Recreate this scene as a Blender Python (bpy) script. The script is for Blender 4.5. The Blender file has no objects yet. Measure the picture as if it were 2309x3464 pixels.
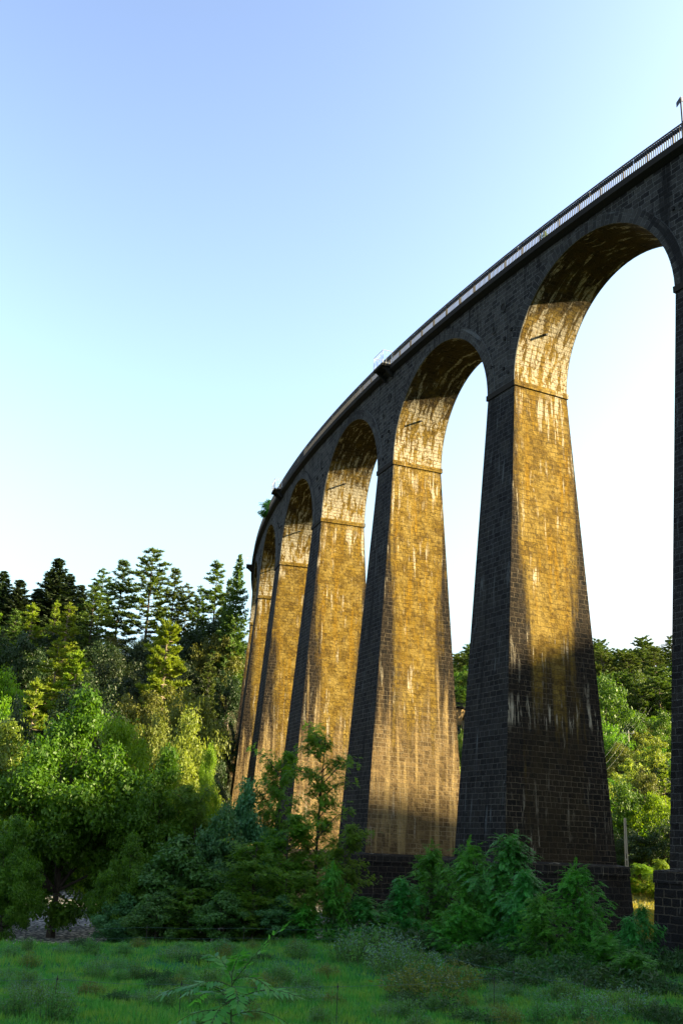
import bpy, math, random
import numpy as np
from mathutils import Vector, Matrix, noise as mnoise
R_ = math.radians
S = bpy.context.scene
COL = S.collection

# ------------------------------------------------------------------ camera
CAM = Vector((-269.97, -51.39, -29.40))
def polar(az, d):
    return CAM.x + d*math.sin(R_(az)), CAM.y + d*math.cos(R_(az))
yaw, pit, rol = 0.4556, 0.3190, 0.0445
fw = Vector((math.sin(yaw)*math.cos(pit), math.cos(yaw)*math.cos(pit), math.sin(pit)))
rt = Vector((math.cos(yaw), -math.sin(yaw), 0)); up = rt.cross(fw)
r2 = rt*math.cos(rol) + up*math.sin(rol); u2 = -rt*math.sin(rol) + up*math.cos(rol)
cd = bpy.data.cameras.new('camera'); co = bpy.data.objects.new('camera', cd); COL.objects.link(co)
m = Matrix((r2, u2, -fw)).transposed().to_4x4(); m.translation = CAM; co.matrix_world = m
cd.sensor_fit = 'VERTICAL'; cd.sensor_height = 36; cd.sensor_width = 24; cd.lens = 35.57
cd.clip_start = .2; cd.clip_end = 6000
S.camera = co

# ------------------------------------------------------------------ light
SUN_AZ, SUN_EL = 121.0, 20.0          # azimuth from +y towards +x
w = bpy.data.worlds.new('World'); S.world = w; w.use_nodes = True
nt = w.node_tree; bg = nt.nodes['Background']
sky = nt.nodes.new('ShaderNodeTexSky'); sky.sky_type = 'NISHITA'; sky.sun_disc = False
sky.sun_elevation = R_(SUN_EL); sky.sun_rotation = R_(SUN_AZ)
sky.altitude = 300; sky.air_density = 1.2; sky.dust_density = 7.0; sky.ozone_density = 1.5
ga = nt.nodes.new('ShaderNodeGamma'); ga.inputs[1].default_value = 2.0       # a crisper sky, bluer overhead and whiter low down
hs_ = nt.nodes.new('ShaderNodeHueSaturation'); hs_.inputs['Saturation'].default_value = .74; hs_.inputs['Hue'].default_value = .494
nt.links.new(sky.outputs[0], ga.inputs[0]); nt.links.new(ga.outputs[0], hs_.inputs['Color']); mn = nt.nodes.new('ShaderNodeMix'); mn.data_type = 'RGBA'; mn.blend_type = 'DARKEN'; mn.inputs[0].default_value = 1; mn.inputs[7].default_value = (5, 5.2, 5.5, 1)
nt.links.new(hs_.outputs[0], mn.inputs[6]); nt.links.new(mn.outputs[2], bg.inputs[0])        # keeps the glow round the sun from outshining the sun itself
bg.inputs[1].default_value = 0.059
sd = bpy.data.lights.new('sun', 'SUN'); sd.energy = 5.0; sd.angle = R_(0.53); sd.color = (1.0, .82, .48)
so = bpy.data.objects.new('sun', sd); COL.objects.link(so)
sv = Vector((math.sin(R_(SUN_AZ))*math.cos(R_(SUN_EL)), math.cos(R_(SUN_AZ))*math.cos(R_(SUN_EL)), math.sin(R_(SUN_EL))))
so.rotation_euler = sv.to_track_quat('Z', 'Y').to_euler(); so.location = (0, 0, 300)
S.view_settings.view_transform = 'Standard'; S.view_settings.look = 'None'
S.view_settings.exposure = 2.3; S.view_settings.gamma = 1; S.view_settings.use_curve_mapping = False
S.cycles.max_bounces = 6; S.cycles.diffuse_bounces = 3; S.cycles.transmission_bounces = 4; S.cycles.use_denoising = True

# ------------------------------------------------------------------ helpers
def tag(o, label=None, cat=None, group=None, kind=None):
    if label: o['label'] = label
    if cat: o['category'] = cat
    if group: o['group'] = group
    if kind: o['kind'] = kind
    return o
def link(name, data, parent=None):
    o = bpy.data.objects.new(name, data); COL.objects.link(o)
    if parent: o.parent = parent
    return o
def empty(name, loc, rz=0):
    o = link(name, None); o.location = loc; o.rotation_euler = (0, 0, rz); o.empty_display_size = .2
    return o
def np_mesh(name, V, F, mats, mi=None, smooth=False):
    V = np.asarray(V, dtype=np.float32).reshape(-1, 3); F = np.asarray(F, dtype=np.int32)
    n, k = F.shape
    me = bpy.data.meshes.new(name)
    me.vertices.add(len(V)); me.vertices.foreach_set('co', V.ravel())
    me.loops.add(n*k); me.loops.foreach_set('vertex_index', F.ravel())
    me.polygons.add(n); me.polygons.foreach_set('loop_start', np.arange(0, n*k, k, dtype=np.int32))
    for mm in (mats if isinstance(mats, (list, tuple)) else [mats]): me.materials.append(mm)
    if mi is not None: me.polygons.foreach_set('material_index', np.asarray(mi, dtype=np.int32))
    if smooth: me.polygons.foreach_set('use_smooth', np.ones(n, dtype=bool))
    me.update(calc_edges=True); me.validate()
    return me
class MB:
    """collects quads with two uv sets"""
    def __init__(s): s.v = []; s.f = []; s.uv = []; s.nu = []; s.mi = []; s.cur = 0
    def quad(s, P, uv=None, nu=None):
        b = len(s.v); s.v += [tuple(p) for p in P]; s.f.append(tuple(range(b, b+len(P)))); s.mi.append(s.cur)
        s.uv.append(uv or [(0, 0)]*len(P)); s.nu.append(nu or [(0, 0)]*len(P))
    def box8(s, P):
        """P: 8 corners, bottom ring 0-3 then top ring 4-7; uv in metres along the faces"""
        P = [Vector(p) for p in P]
        for f in ((3, 2, 1, 0), (4, 5, 6, 7), (0, 1, 5, 4), (1, 2, 6, 5), (2, 3, 7, 6), (3, 0, 4, 7)):
            q = [P[i] for i in f]; a = (q[1]-q[0]).length; b = (q[3]-q[0]).length; z0 = q[0].z
            s.quad(q, [(0, z0), (a, z0), (a, z0+b), (0, z0+b)])
    def box(s, c, d, rz=0):
        x, y, z = d[0]/2, d[1]/2, d[2]/2; C_, S_ = math.cos(rz), math.sin(rz)
        P = [(c[0]+a*x*C_-b*y*S_, c[1]+a*x*S_+b*y*C_, c[2]+e*z) for e in (-1, 1) for a, b in ((-1, -1), (1, -1), (1, 1), (-1, 1))]
        s.box8(P)
    def tube(s, pts, rad, n=6):
        pts = [Vector(p) for p in pts]
        rad = rad if isinstance(rad, (list, tuple)) else [rad]*len(pts)
        rings = []
        for i, p in enumerate(pts):
            t = (pts[min(i+1, len(pts)-1)] - pts[max(i-1, 0)]).normalized()
            a = t.cross(Vector((0, 0, 1)) if abs(t.z) < .9 else Vector((1, 0, 0))).normalized(); b = t.cross(a)
            rings.append([p + (a*math.cos(2*math.pi*j/n) + b*math.sin(2*math.pi*j/n))*rad[i] for j in range(n)])
        L = 0
        for i in range(len(pts)-1):
            l2 = L + (pts[i+1]-pts[i]).length
            for j in range(n):
                k = (j+1) % n
                s.quad([rings[i][j], rings[i][k], rings[i+1][k], rings[i+1][j]], [(j/n, L), ((j+1)/n, L), ((j+1)/n, l2), (j/n, l2)])
            L = l2
        s.quad(rings[0][::-1]); s.quad(rings[-1])
    def mesh(s, name, mat, smooth=False):
        me = bpy.data.meshes.new(name); me.from_pydata(s.v, [], s.f)
        for nm, src in (('uv', s.uv), ('nrm', s.nu)):
            l = me.uv_layers.new(name=nm); l.data.foreach_set('uv', np.array([c for q in src for c in q], dtype=np.float32).ravel())
        for mm in (mat if isinstance(mat, (list, tuple)) else [mat]): me.materials.append(mm)
        me.polygons.foreach_set('material_index', np.array(s.mi, dtype=np.int32))
        if smooth: me.polygons.foreach_set('use_smooth', np.ones(len(s.f), dtype=bool))
        return me
    def build(s, name, mat, parent=None, smooth=False): return link(name, s.mesh(name, mat, smooth), parent)

# ------------------------------------------------------------------ materials
class N:
    """tiny node-tree writer"""
    def __init__(s, name):
        s.m = bpy.data.materials.new(name); s.m.use_nodes = True; s.t = s.m.node_tree
        s.b = s.t.nodes['Principled BSDF']; s.out = s.t.nodes['Material Output']
    def n(s, typ, **kw):
        nd = s.t.nodes.new('ShaderNode'+typ)
        for k, v in kw.items(): setattr(nd, k, v)
        return nd
    def put(s, sock, v):
        if hasattr(v, 'links') or isinstance(v, bpy.types.NodeSocket): s.t.links.new(v, sock)
        elif isinstance(v, (tuple, list)) and sock.type == 'RGBA' and len(v) == 3: sock.default_value = (*v, 1)
        else: sock.default_value = v
    def math(s, op, a, b=0.0, c=None, clamp=False):
        nd = s.n('Math', operation=op, use_clamp=clamp); s.put(nd.inputs[0], a); s.put(nd.inputs[1], b)
        if c is not None: s.put(nd.inputs[2], c)
        return nd.outputs[0]
    def step(s, x, a, b):      # smoothstep a..b -> 0..1
        nd = s.n('MapRange', interpolation_type='SMOOTHSTEP'); s.put(nd.inputs[0], x); s.put(nd.inputs[1], a); s.put(nd.inputs[2], b)
        nd.inputs[3].default_value = 0; nd.inputs[4].default_value = 1; return nd.outputs[0]
    def mix(s, f, a, b, mode='MIX'):
        nd = s.n('Mix', data_type='RGBA', blend_type=mode); s.put(nd.inputs[0], f); s.put(nd.inputs[6], a); s.put(nd.inputs[7], b); return nd.outputs[2]
    def noise(s, vec, scale, detail=4, rough=.55, dist=0.0):
        nd = s.n('TexNoise'); s.put(nd.inputs['Vector'], vec); nd.inputs['Scale'].default_value = scale
        nd.inputs['Detail'].default_value = detail; nd.inputs['Roughness'].default_value = rough; nd.inputs['Distortion'].default_value = dist
        return nd.outputs[0]
    def vmul(s, v, k):
        nd = s.n('VectorMath', operation='MULTIPLY'); s.put(nd.inputs[0], v); nd.inputs[1].default_value = k; return nd.outputs[0]
    def vadd(s, v, k):
        nd = s.n('VectorMath', operation='ADD'); s.put(nd.inputs[0], v); s.put(nd.inputs[1], k); return nd.outputs[0]
    def sep(s, v):
        nd = s.n('SeparateXYZ'); s.put(nd.inputs[0], v); return nd.outputs
    def comb(s, x, y, z=0.0):
        nd = s.n('CombineXYZ'); s.put(nd.inputs[0], x); s.put(nd.inputs[1], y); s.put(nd.inputs[2], z); return nd.outputs[0]
    def uv(s, nm): return s.n('UVMap', uv_map=nm).outputs[0]
    def bump(s, h, strength, dist):
        nd = s.n('Bump'); nd.inputs['Strength'].default_value = strength; nd.inputs['Distance'].default_value = dist; s.put(nd.inputs['Height'], h); return nd.outputs[0]
    def fin(s, col, rough=.9, normal=None, spec=.25):
        s.put(s.b.inputs['Base Color'], col); s.put(s.b.inputs['Roughness'], rough); s.b.inputs['Specular IOR Level'].default_value = spec
        if normal is not None: s.put(s.b.inputs['Normal'], normal)
        return s.m

def simple(name, col, rough=.7, metal=0.0, var=.25, scale=3.0):
    k = N(name); g = k.n('NewGeometry').outputs['Position']
    f = k.noise(g, scale); c = k.mix(f, tuple(x*(1-var) for x in col), tuple(min(1, x*(1+var)) for x in col))
    k.b.inputs['Metallic'].default_value = metal
    return k.fin(c, rough)

def masonry(name, kind):
    """coursed stone blocks; kind: inner (sheltered ochre faces), outer (weathered grey faces, darkened further for their shade), barrel, ring, plinth"""
    k = N(name); uv = k.uv('uv'); nu = k.uv('nrm')
    rnd = k.n('ObjectInfo').outputs['Random']
    off = k.comb(k.math('MULTIPLY', rnd, 37.0), k.math('MULTIPLY', rnd, 0.0), k.math('MULTIPLY', rnd, 19.0))
    P = k.vadd(uv, off)
    wob = k.n('TexNoise'); k.put(wob.inputs['Vector'], P); wob.inputs['Scale'].default_value = 2.6; wob.inputs['Detail'].default_value = 2
    d = k.n('VectorMath', operation='SUBTRACT'); k.put(d.inputs[0], wob.outputs[1]); d.inputs[1].default_value = (.5, .5, .5)
    P2 = k.vadd(uv, k.vmul(d.outputs[0], (.14, .10, 0)))
    br = k.n('TexBrick'); k.put(br.inputs['Vector'], P2); br.offset = .46; br.squash = .72; br.squash_frequency = 3
    bw, rh, ms = {'inner': (.62, .315, .02), 'outer': (.66, .33, .02), 'barrel': (.60, .30, .02), 'ring': (.84, .36, .015), 'plinth': (.72, .36, .03)}[kind]
    br.inputs['Scale'].default_value = 1; br.inputs['Brick Width'].default_value = bw; br.inputs['Row Height'].default_value = rh
    br.inputs['Mortar Size'].default_value = ms; br.inputs['Mortar Smooth'].default_value = .35; br.inputs['Bias'].default_value = 0
    br.inputs['Color1'].default_value = (0, 0, 0, 1); br.inputs['Color2'].default_value = (1, 1, 1, 1); br.inputs['Mortar'].default_value = (.5, .5, .5, 1)
    cell = br.outputs['Color']; mor = br.outputs['Fac']
    s_ = k.sep(nu); S_, D_ = s_[0], s_[1]            # S: -1..1 across the face, D: metres below the springing (negative above)
    big = k.noise(P, .16, 4, .6); mid = k.noise(P, .9, 5, .65); fine = k.noise(P, 4.2, 6, .72); grit = k.noise(P, 13.0, 4, .7); shade_and_streaks = k.n('Attribute', attribute_type='OBJECT', attribute_name='shade_and_streaks').outputs['Fac']
    st = k.noise(k.vmul(P, (2.2, .13, 1)), 1.0, 5, .62)          # stains that ran down
    st2 = k.noise(k.vmul(P, (3.6, .27, 1)), 1.0, 6, .66, .4)
    edge = k.math('ABSOLUTE', S_)
    vis = k.math('ADD', .22, k.math('MULTIPLY', k.step(k.noise(P, .42, 4, .6), .40, .60), .78))     # joints are plain in places, washed over in others
    och = k.mix(cell, (0.2360, 0.1487, 0.0189), (0.1086, 0.0637, 0.0094))
    och = k.mix(k.step(mid, .42, .66), och, (0.3009, 0.2065, 0.0496))
    och = k.mix(k.math('MULTIPLY', k.step(st, .50, .66), .75), och, (0.2773, 0.1510, 0.0047))
    och = k.mix(k.math('MULTIPLY', k.step(fine, .49, .63), .66), och, (0.0472, 0.0283, 0.0071))
    och = k.mix(k.math('MULTIPLY', k.step(grit, .56, .70), .5), och, (0.3540, 0.2537, 0.0826))
    och = k.mix(k.math('MULTIPLY', k.math('MULTIPLY', mor, vis), .8), och, (0.0590, 0.0366, 0.0118))
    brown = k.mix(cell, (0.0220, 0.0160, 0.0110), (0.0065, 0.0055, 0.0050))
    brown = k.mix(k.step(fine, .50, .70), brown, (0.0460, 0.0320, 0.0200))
    brown = k.mix(k.math('MULTIPLY', k.math('MULTIPLY', mor, k.math('MAXIMUM', vis, .4)), 1.0), brown, (0.1500, 0.1180, 0.0780))
    sandy = k.mix(cell, (0.2325, 0.1550, 0.0697), (0.1085, 0.0697, 0.0310))
    sandy = k.mix(k.step(fine, .48, .68), sandy, (0.0620, 0.0418, 0.0217))
    sandy = k.mix(k.math('MULTIPLY', k.step(st, .5, .66), .7), sandy, (0.4340, 0.3100, 0.1318))
    sandy = k.mix(k.math('MULTIPLY', k.math('MULTIPLY', mor, vis), .9), sandy, (0.4185, 0.3255, 0.1860))
    grey = k.mix(cell, (0.0299, 0.0310, 0.0322), (0.0069, 0.0069, 0.0086))  # weathered grey of the outer faces, with their shade put into the colour
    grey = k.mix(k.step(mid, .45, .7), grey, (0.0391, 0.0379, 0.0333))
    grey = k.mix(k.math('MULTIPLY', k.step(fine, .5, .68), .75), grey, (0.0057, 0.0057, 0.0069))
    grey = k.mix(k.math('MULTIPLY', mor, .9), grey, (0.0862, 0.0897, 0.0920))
    white = k.mix(fine, (.60, .55, .44), (.40, .33, .22))
    if kind == 'inner':
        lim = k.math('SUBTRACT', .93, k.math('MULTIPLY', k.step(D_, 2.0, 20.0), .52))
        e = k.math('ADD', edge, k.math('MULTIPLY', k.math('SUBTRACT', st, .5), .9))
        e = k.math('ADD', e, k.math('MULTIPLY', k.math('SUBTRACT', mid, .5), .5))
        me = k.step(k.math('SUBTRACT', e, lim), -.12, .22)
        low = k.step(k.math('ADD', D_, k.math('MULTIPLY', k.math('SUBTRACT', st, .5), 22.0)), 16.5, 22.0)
        brown = k.mix(k.math('MULTIPLY', low, k.math('SUBTRACT', 1.0, shade_and_streaks)), brown, sandy)  # lower shaft: shade painted dark on one pier, sunlit piers kept pale
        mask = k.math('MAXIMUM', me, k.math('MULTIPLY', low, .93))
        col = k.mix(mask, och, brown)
        sm = k.math('ADD', st2, k.math('MULTIPLY', k.step(k.math('ABSOLUTE', D_), 8.0, 0.0), .07))
        ws = k.math('MULTIPLY', k.math('MULTIPLY', k.step(sm, .575, .635), k.step(big, .46, .58)), k.step(k.math('ADD', fine, k.math('MULTIPLY', mor, -.15)), .34, .46))
        ws = k.math('MULTIPLY', ws, k.math('SUBTRACT', 1.0, k.math('MULTIPLY', mask, .6)))
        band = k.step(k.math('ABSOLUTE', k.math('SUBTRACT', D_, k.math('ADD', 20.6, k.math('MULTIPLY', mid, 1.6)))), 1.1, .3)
        ws = k.math('MAXIMUM', ws, k.math('MULTIPLY', k.math('MULTIPLY', band, k.step(st2, .545, .60)), shade_and_streaks))
        col = k.mix(k.math('MULTIPLY', ws, .95), col, white)
    elif kind == 'barrel':
        st2 = k.noise(k.vmul(P, (3.0, .55, 1)), 1.0, 6, .66, .4)
        me = k.step(k.math('ADD', edge, k.math('MULTIPLY', k.math('SUBTRACT', st, .5), .8)), .93, 1.12)
        top = k.step(k.math('ADD', D_, k.math('MULTIPLY', k.math('SUBTRACT', mid, .5), 9.0)), -3.4, -6.4)  # crown painted darker: stain together with the shade of the upper barrel
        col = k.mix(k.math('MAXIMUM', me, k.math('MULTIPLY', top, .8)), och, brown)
        sm = k.math('ADD', st2, k.math('MULTIPLY', k.step(D_, -7.0, -3.0), .10))
        ws = k.math('MULTIPLY', k.step(sm, .545, .61), k.step(k.math('ADD', fine, k.math('MULTIPLY', mor, -.12)), .38, .50))
        band = k.step(k.math('ABSOLUTE', k.math('SUBTRACT', D_, k.math('ADD', 20.6, k.math('MULTIPLY', mid, 1.6)))), 1.1, .3)
        ws = k.math('MAXIMUM', ws, k.math('MULTIPLY', k.math('MULTIPLY', band, k.step(st2, .545, .60)), shade_and_streaks))
        col = k.mix(k.math('MULTIPLY', ws, .95), col, white)
    elif kind == 'plinth':
        col = k.mix(k.math('MULTIPLY', k.step(mid, .4, .65), .5), brown, grey)
        col = k.mix(.4, col, (.010, .010, .012))
        col = k.mix(k.math('MULTIPLY', k.step(st2, .62, .70), .6), col, white)
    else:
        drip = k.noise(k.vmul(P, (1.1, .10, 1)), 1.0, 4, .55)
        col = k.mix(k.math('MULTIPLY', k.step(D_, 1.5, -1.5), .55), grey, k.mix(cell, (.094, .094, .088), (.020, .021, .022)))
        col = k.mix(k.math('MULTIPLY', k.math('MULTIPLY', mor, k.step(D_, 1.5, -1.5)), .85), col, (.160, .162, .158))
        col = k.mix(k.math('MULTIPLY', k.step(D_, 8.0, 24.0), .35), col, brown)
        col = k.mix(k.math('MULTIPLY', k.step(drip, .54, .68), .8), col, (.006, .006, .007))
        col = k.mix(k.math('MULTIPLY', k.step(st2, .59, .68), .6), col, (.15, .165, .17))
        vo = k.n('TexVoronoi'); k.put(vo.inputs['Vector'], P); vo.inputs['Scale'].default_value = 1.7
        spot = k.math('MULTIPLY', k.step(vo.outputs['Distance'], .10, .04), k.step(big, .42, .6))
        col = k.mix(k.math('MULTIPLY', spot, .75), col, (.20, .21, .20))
    h = k.math('ADD', k.math('MULTIPLY', mor, -1.0), k.math('ADD', k.math('MULTIPLY', fine, 1.6), k.math('MULTIPLY', grit, .5)))
    h = k.math('ADD', h, k.math('MULTIPLY', cell, .5))
    return k.fin(col, .93, k.bump(h, 1.0, .15), .15)

M = {}
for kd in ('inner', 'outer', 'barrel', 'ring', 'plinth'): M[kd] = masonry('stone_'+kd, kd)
M['iron'] = simple('railing_iron', (.022, .022, .026), .6)
M['rust'] = simple('rusty_iron', (.13, .055, .035), .85, var=.5, scale=2)
M['galv'] = simple('galvanised_steel', (.55, .56, .60), .45, .3)
M['void'] = simple('hole_dark', (.012, .012, .012), .95)
M['concrete'] = simple('pole_concrete', (.42, .37, .28), .9, var=.2, scale=2)
M['ceramic'] = simple('insulator', (.55, .56, .58), .3)
M['cable'] = simple('cable_metal', (.16, .17, .17), .5)
M['signblue'] = simple('sign_blue', (.05, .12, .32), .45, var=.1)
M['signwhite'] = simple('sign_white', (.85, .85, .85), .5, var=.05)
M['wire'] = simple('fence_wire', (.05, .10, .09), .5)
M['fpost'] = simple('fence_post', (.03, .03, .03), .8)

def leafmat(name, c1, c2, trans=.45, rough=.5, c3=None, spec=.3):
    g_ = (.88, .98, .58); c1, c2, c3 = [tuple(a*b for a, b in zip(c, g_)) for c in (c1, c2, c3 or tuple(x*1.35 for x in c2))]
    k = N(name); g = k.n('NewGeometry'); rnd = g.outputs['Random Per Island']
    tc = k.n('TexCoord').outputs['Object']; on = k.n('ObjectInfo').outputs['Random']
    cl = k.noise(tc, 1.1, 2, .5)
    col = k.mix(rnd, c1, c2)
    col = k.mix(k.math('MULTIPLY', k.step(cl, .42, .66), .6), col, c3)
    hs = k.n('HueSaturation'); k.put(hs.inputs['Color'], col)
    k.put(hs.inputs['Hue'], k.math('ADD', .484, k.math('MULTIPLY', on, .032)))
    k.put(hs.inputs['Value'], k.math('ADD', .85, k.math('MULTIPLY', on, .3)))
    col = hs.outputs[0]
    k.fin(col, rough, None, spec)
    tr = k.n('BsdfTranslucent'); k.put(tr.inputs[0], k.mix(1.0, col, (1.5, 1.45, .55), 'MULTIPLY'))
    mx = k.n('MixShader'); mx.inputs[0].default_value = trans
    k.t.links.new(k.b.outputs[0], mx.inputs[1]); k.t.links.new(tr.outputs[0], mx.inputs[2]); k.t.links.new(mx.outputs[0], k.out.inputs[0])
    return k.m
M['leaf_maple'] = leafmat('leaf_maple', (.030, .092, .009), (.080, .170, .013), .42)
M['leaf_bay'] = leafmat('leaf_bay', (.060, .105, .020), (.190, .220, .050), .4, .4)
M['leaf_locust'] = leafmat('leaf_locust', (.055, .140, .020), (.120, .220, .028), .5)
M['leaf_dark'] = leafmat('leaf_dark', (.034, .105, .036), (.066, .160, .050), .35)
M['leaf_blue'] = leafmat('leaf_blue', (.042, .135, .085), (.080, .190, .110), .4)
M['leaf_oak'] = leafmat('leaf_oak', (.075, .085, .018), (.150, .150, .036), .3, .55)
M['leaf_pale'] = leafmat('leaf_pale', (.150, .190, .045), (.240, .260, .070), .45)
M['leaf_bright'] = leafmat('leaf_bright', (.105, .195, .014), (.185, .265, .018), .5)
M['leaf_pine'] = leafmat('leaf_pine', (.045, .080, .018), (.090, .125, .024), .3, .6)
M['leaf_pinelit'] = leafmat('leaf_pinelit', (.125, .180, .018), (.200, .245, .024), .35, .6)  # pine needles again, with sunlight put into the colour
M['leaf_fir'] = leafmat('leaf_fir', (.016, .032, .018), (.028, .048, .022), .2, .6)
M['leaf_shrub'] = leafmat('leaf_shrub', (.022, .140, .024), (.075, .270, .040), .45)
M['leaf_shrub2'] = leafmat('leaf_shrub2', (.020, .105, .030), (.058, .215, .052), .4, .38)
M['leaf_weed'] = leafmat('leaf_weed', (.045, .150, .060), (.095, .220, .090), .45)
M['leaf_yellowweed'] = leafmat('leaf_yellowweed', (.075, .125, .035), (.14, .16, .045), .4)
M['leaf_ailanthus'] = leafmat('leaf_ailanthus', (.050, .165, .060), (.100, .260, .085), .5, .38)
M['leaf_deepshade'] = leafmat('leaf_deepshade', (.016, .034, .016), (.030, .050, .020), .25)  # near-black green: deep shade between slope trees put into the leaf colour
M['leaf_hill'] = leafmat('leaf_hill', (.050, .095, .014), (.085, .135, .020), .35)
M['leaf_bramble'] = leafmat('leaf_bramble', (.016, .055, .026), (.032, .085, .036), .35)
M['blossom'] = simple('weed_blossom', (.13, .22, .18), .8)
M['grass'] = leafmat('grass_blade', (.030, .185, .056), (.086, .310, .090), .45, c3=(.22, .33, .09))
M['straw'] = leafmat('dry_grass', (.22, .17, .05), (.32, .26, .08), .4)
M['bark'] = simple('bark', (.05, .042, .034), .95, var=.4, scale=6)
M['barkpale'] = simple('bark_pale', (.21, .165, .125), .95, var=.35, scale=4)
M['twig'] = simple('twig_green', (.05, .085, .03), .8)

# ------------------------------------------------------------------ terrain
AZT = [-60, 0, 8, 13, 18, 20, 22, 25, 29, 32, 35, 38, 42, 47, 55, 70, 82, 88, 94, 98.6, 103, 110, 122, 150, 200, 260, 300]
A0 = [(0, -31.1), (5, -31.2), (13, -33.3), (20, -33.6), (46, -33.7)]
PROF = {
 -60: [(100, -33), (200, -20), (400, 0), (3000, 60)],
 0:  [(52, -34.6), (94, -34.8), (108, -32), (140, -16), (170, -4), (190, 2), (240, 8), (500, 20), (3000, 60)],
 8:  [(52, -34.6), (94, -34.8), (108, -32), (140, -16), (165, -6), (185, 0), (240, 7), (500, 20), (3000, 60)],
 13: [(52, -34.6), (94, -34.8), (106, -31), (140, -15), (165, -4), (185, 2), (240, 8), (500, 20), (3000, 60)],
 18: [(54, -34.6), (92, -34.7), (105, -31), (140, -16), (165, -5), (185, 1), (240, 8), (500, 20), (3000, 60)],
 20: [(58, -34.6), (92, -34.7), (108, -32), (140, -19), (165, -9), (185, -3), (240, 4), (500, 20), (3000, 60)],
 22: [(64, -34.6), (95, -34.8), (115, -32), (150, -26), (185, -14), (240, -2), (500, 20), (3000, 60)],
 25: [(70, -34.4), (110, -34.3), (160, -30), (215, -18), (260, -6), (500, 25), (3000, 70)],
 29: [(70, -34.2), (120, -34.2), (200, -28), (260, -18), (300, -8), (450, 35), (520, 50), (3000, 90)],
 32: [(70, -34.1), (120, -34), (200, -28), (290, -12), (330, -2), (450, 40), (520, 52), (3000, 90)],
 35: [(70, -34), (120, -34), (190, -26), (260, -8), (330, 8), (450, 44), (520, 54), (3000, 90)],
 38: [(70, -34), (115, -33.8), (150, -29), (200, -16), (250, -1), (300, 16), (340, 22), (520, 50), (3000, 90)],
 42: [(70, -34), (112, -33.8), (150, -28), (200, -14), (250, 2), (300, 19), (340, 24), (520, 40), (3000, 90)],
 47: [(70, -34), (112, -33.8), (150, -28), (200, -14), (250, 2), (300, 19), (340, 24), (520, 40), (3000, 90)],
 55: [(70, -34), (130, -33), (250, -20), (330, 5), (520, 30), (3000, 80)],
 70: [(70, -34), (140, -33), (300, -20), (500, 10), (3000, 80)],
 82: [(70, -34), (110, -33), (217, -5), (300, 0), (3000, 60)],
 88: [(70, -34), (110, -32), (217, 12), (300, 14), (3000, 60)],
 94: [(70, -33.8), (100, -32), (217, 29), (300, 31), (3000, 60)],
 98.6: [(70, -33.6), (100, -31), (217, 42.3), (300, 42.3), (3000, 60)],
 103: [(70, -33.5), (100, -30), (217, 56.5), (300, 56.5), (3000, 70)],
 110: [(70, -33.4), (100, -28), (217, 57), (300, 57), (3000, 80)],
 122: [(70, -33), (100, -26), (217, 59), (300, 60), (3000, 90)],
 150: [(70, -33), (110, -28), (217, 52), (300, 55), (3000, 90)],
 200: [(100, -31), (300, -20), (3000, 60)],
 260: [(100, -32), (300, -15), (3000, 60)],
 300: [(100, -33), (200, -20), (400, 0), (3000, 60)]}
_px = [np.array([p[0] for p in A0+PROF[a]], float) for a in AZT]
_pz = [np.array([p[1] for p in A0+PROF[a]], float) for a in AZT]
def ground(x, y, fine=True):
    dx, dy = x-CAM.x, y-CAM.y; d = math.hypot(dx, dy); az = math.degrees(math.atan2(dx, dy))
    if az < -60: az += 360
    i = max(j for j in range(len(AZT)) if AZT[j] <= az) if az < 300 else len(AZT)-1
    j = min(i+1, len(AZT)-1)
    za = np.interp(d, _px[i], _pz[i]); zb = np.interp(d, _px[j], _pz[j])
    t = 0 if i == j else (az-AZT[i])/(AZT[j]-AZT[i]); t = t*t*(3-2*t)
    z = za*(1-t)+zb*t
    if fine:
        a = min(1, max(0, (d-8)/60))
        z += mnoise.noise((x*.06, y*.06, 3.1))*(.25+1.3*a*(1 if d > 105 else .15)) + mnoise.noise((x*.3, y*.3, 7))*.10
    return float(z)
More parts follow.
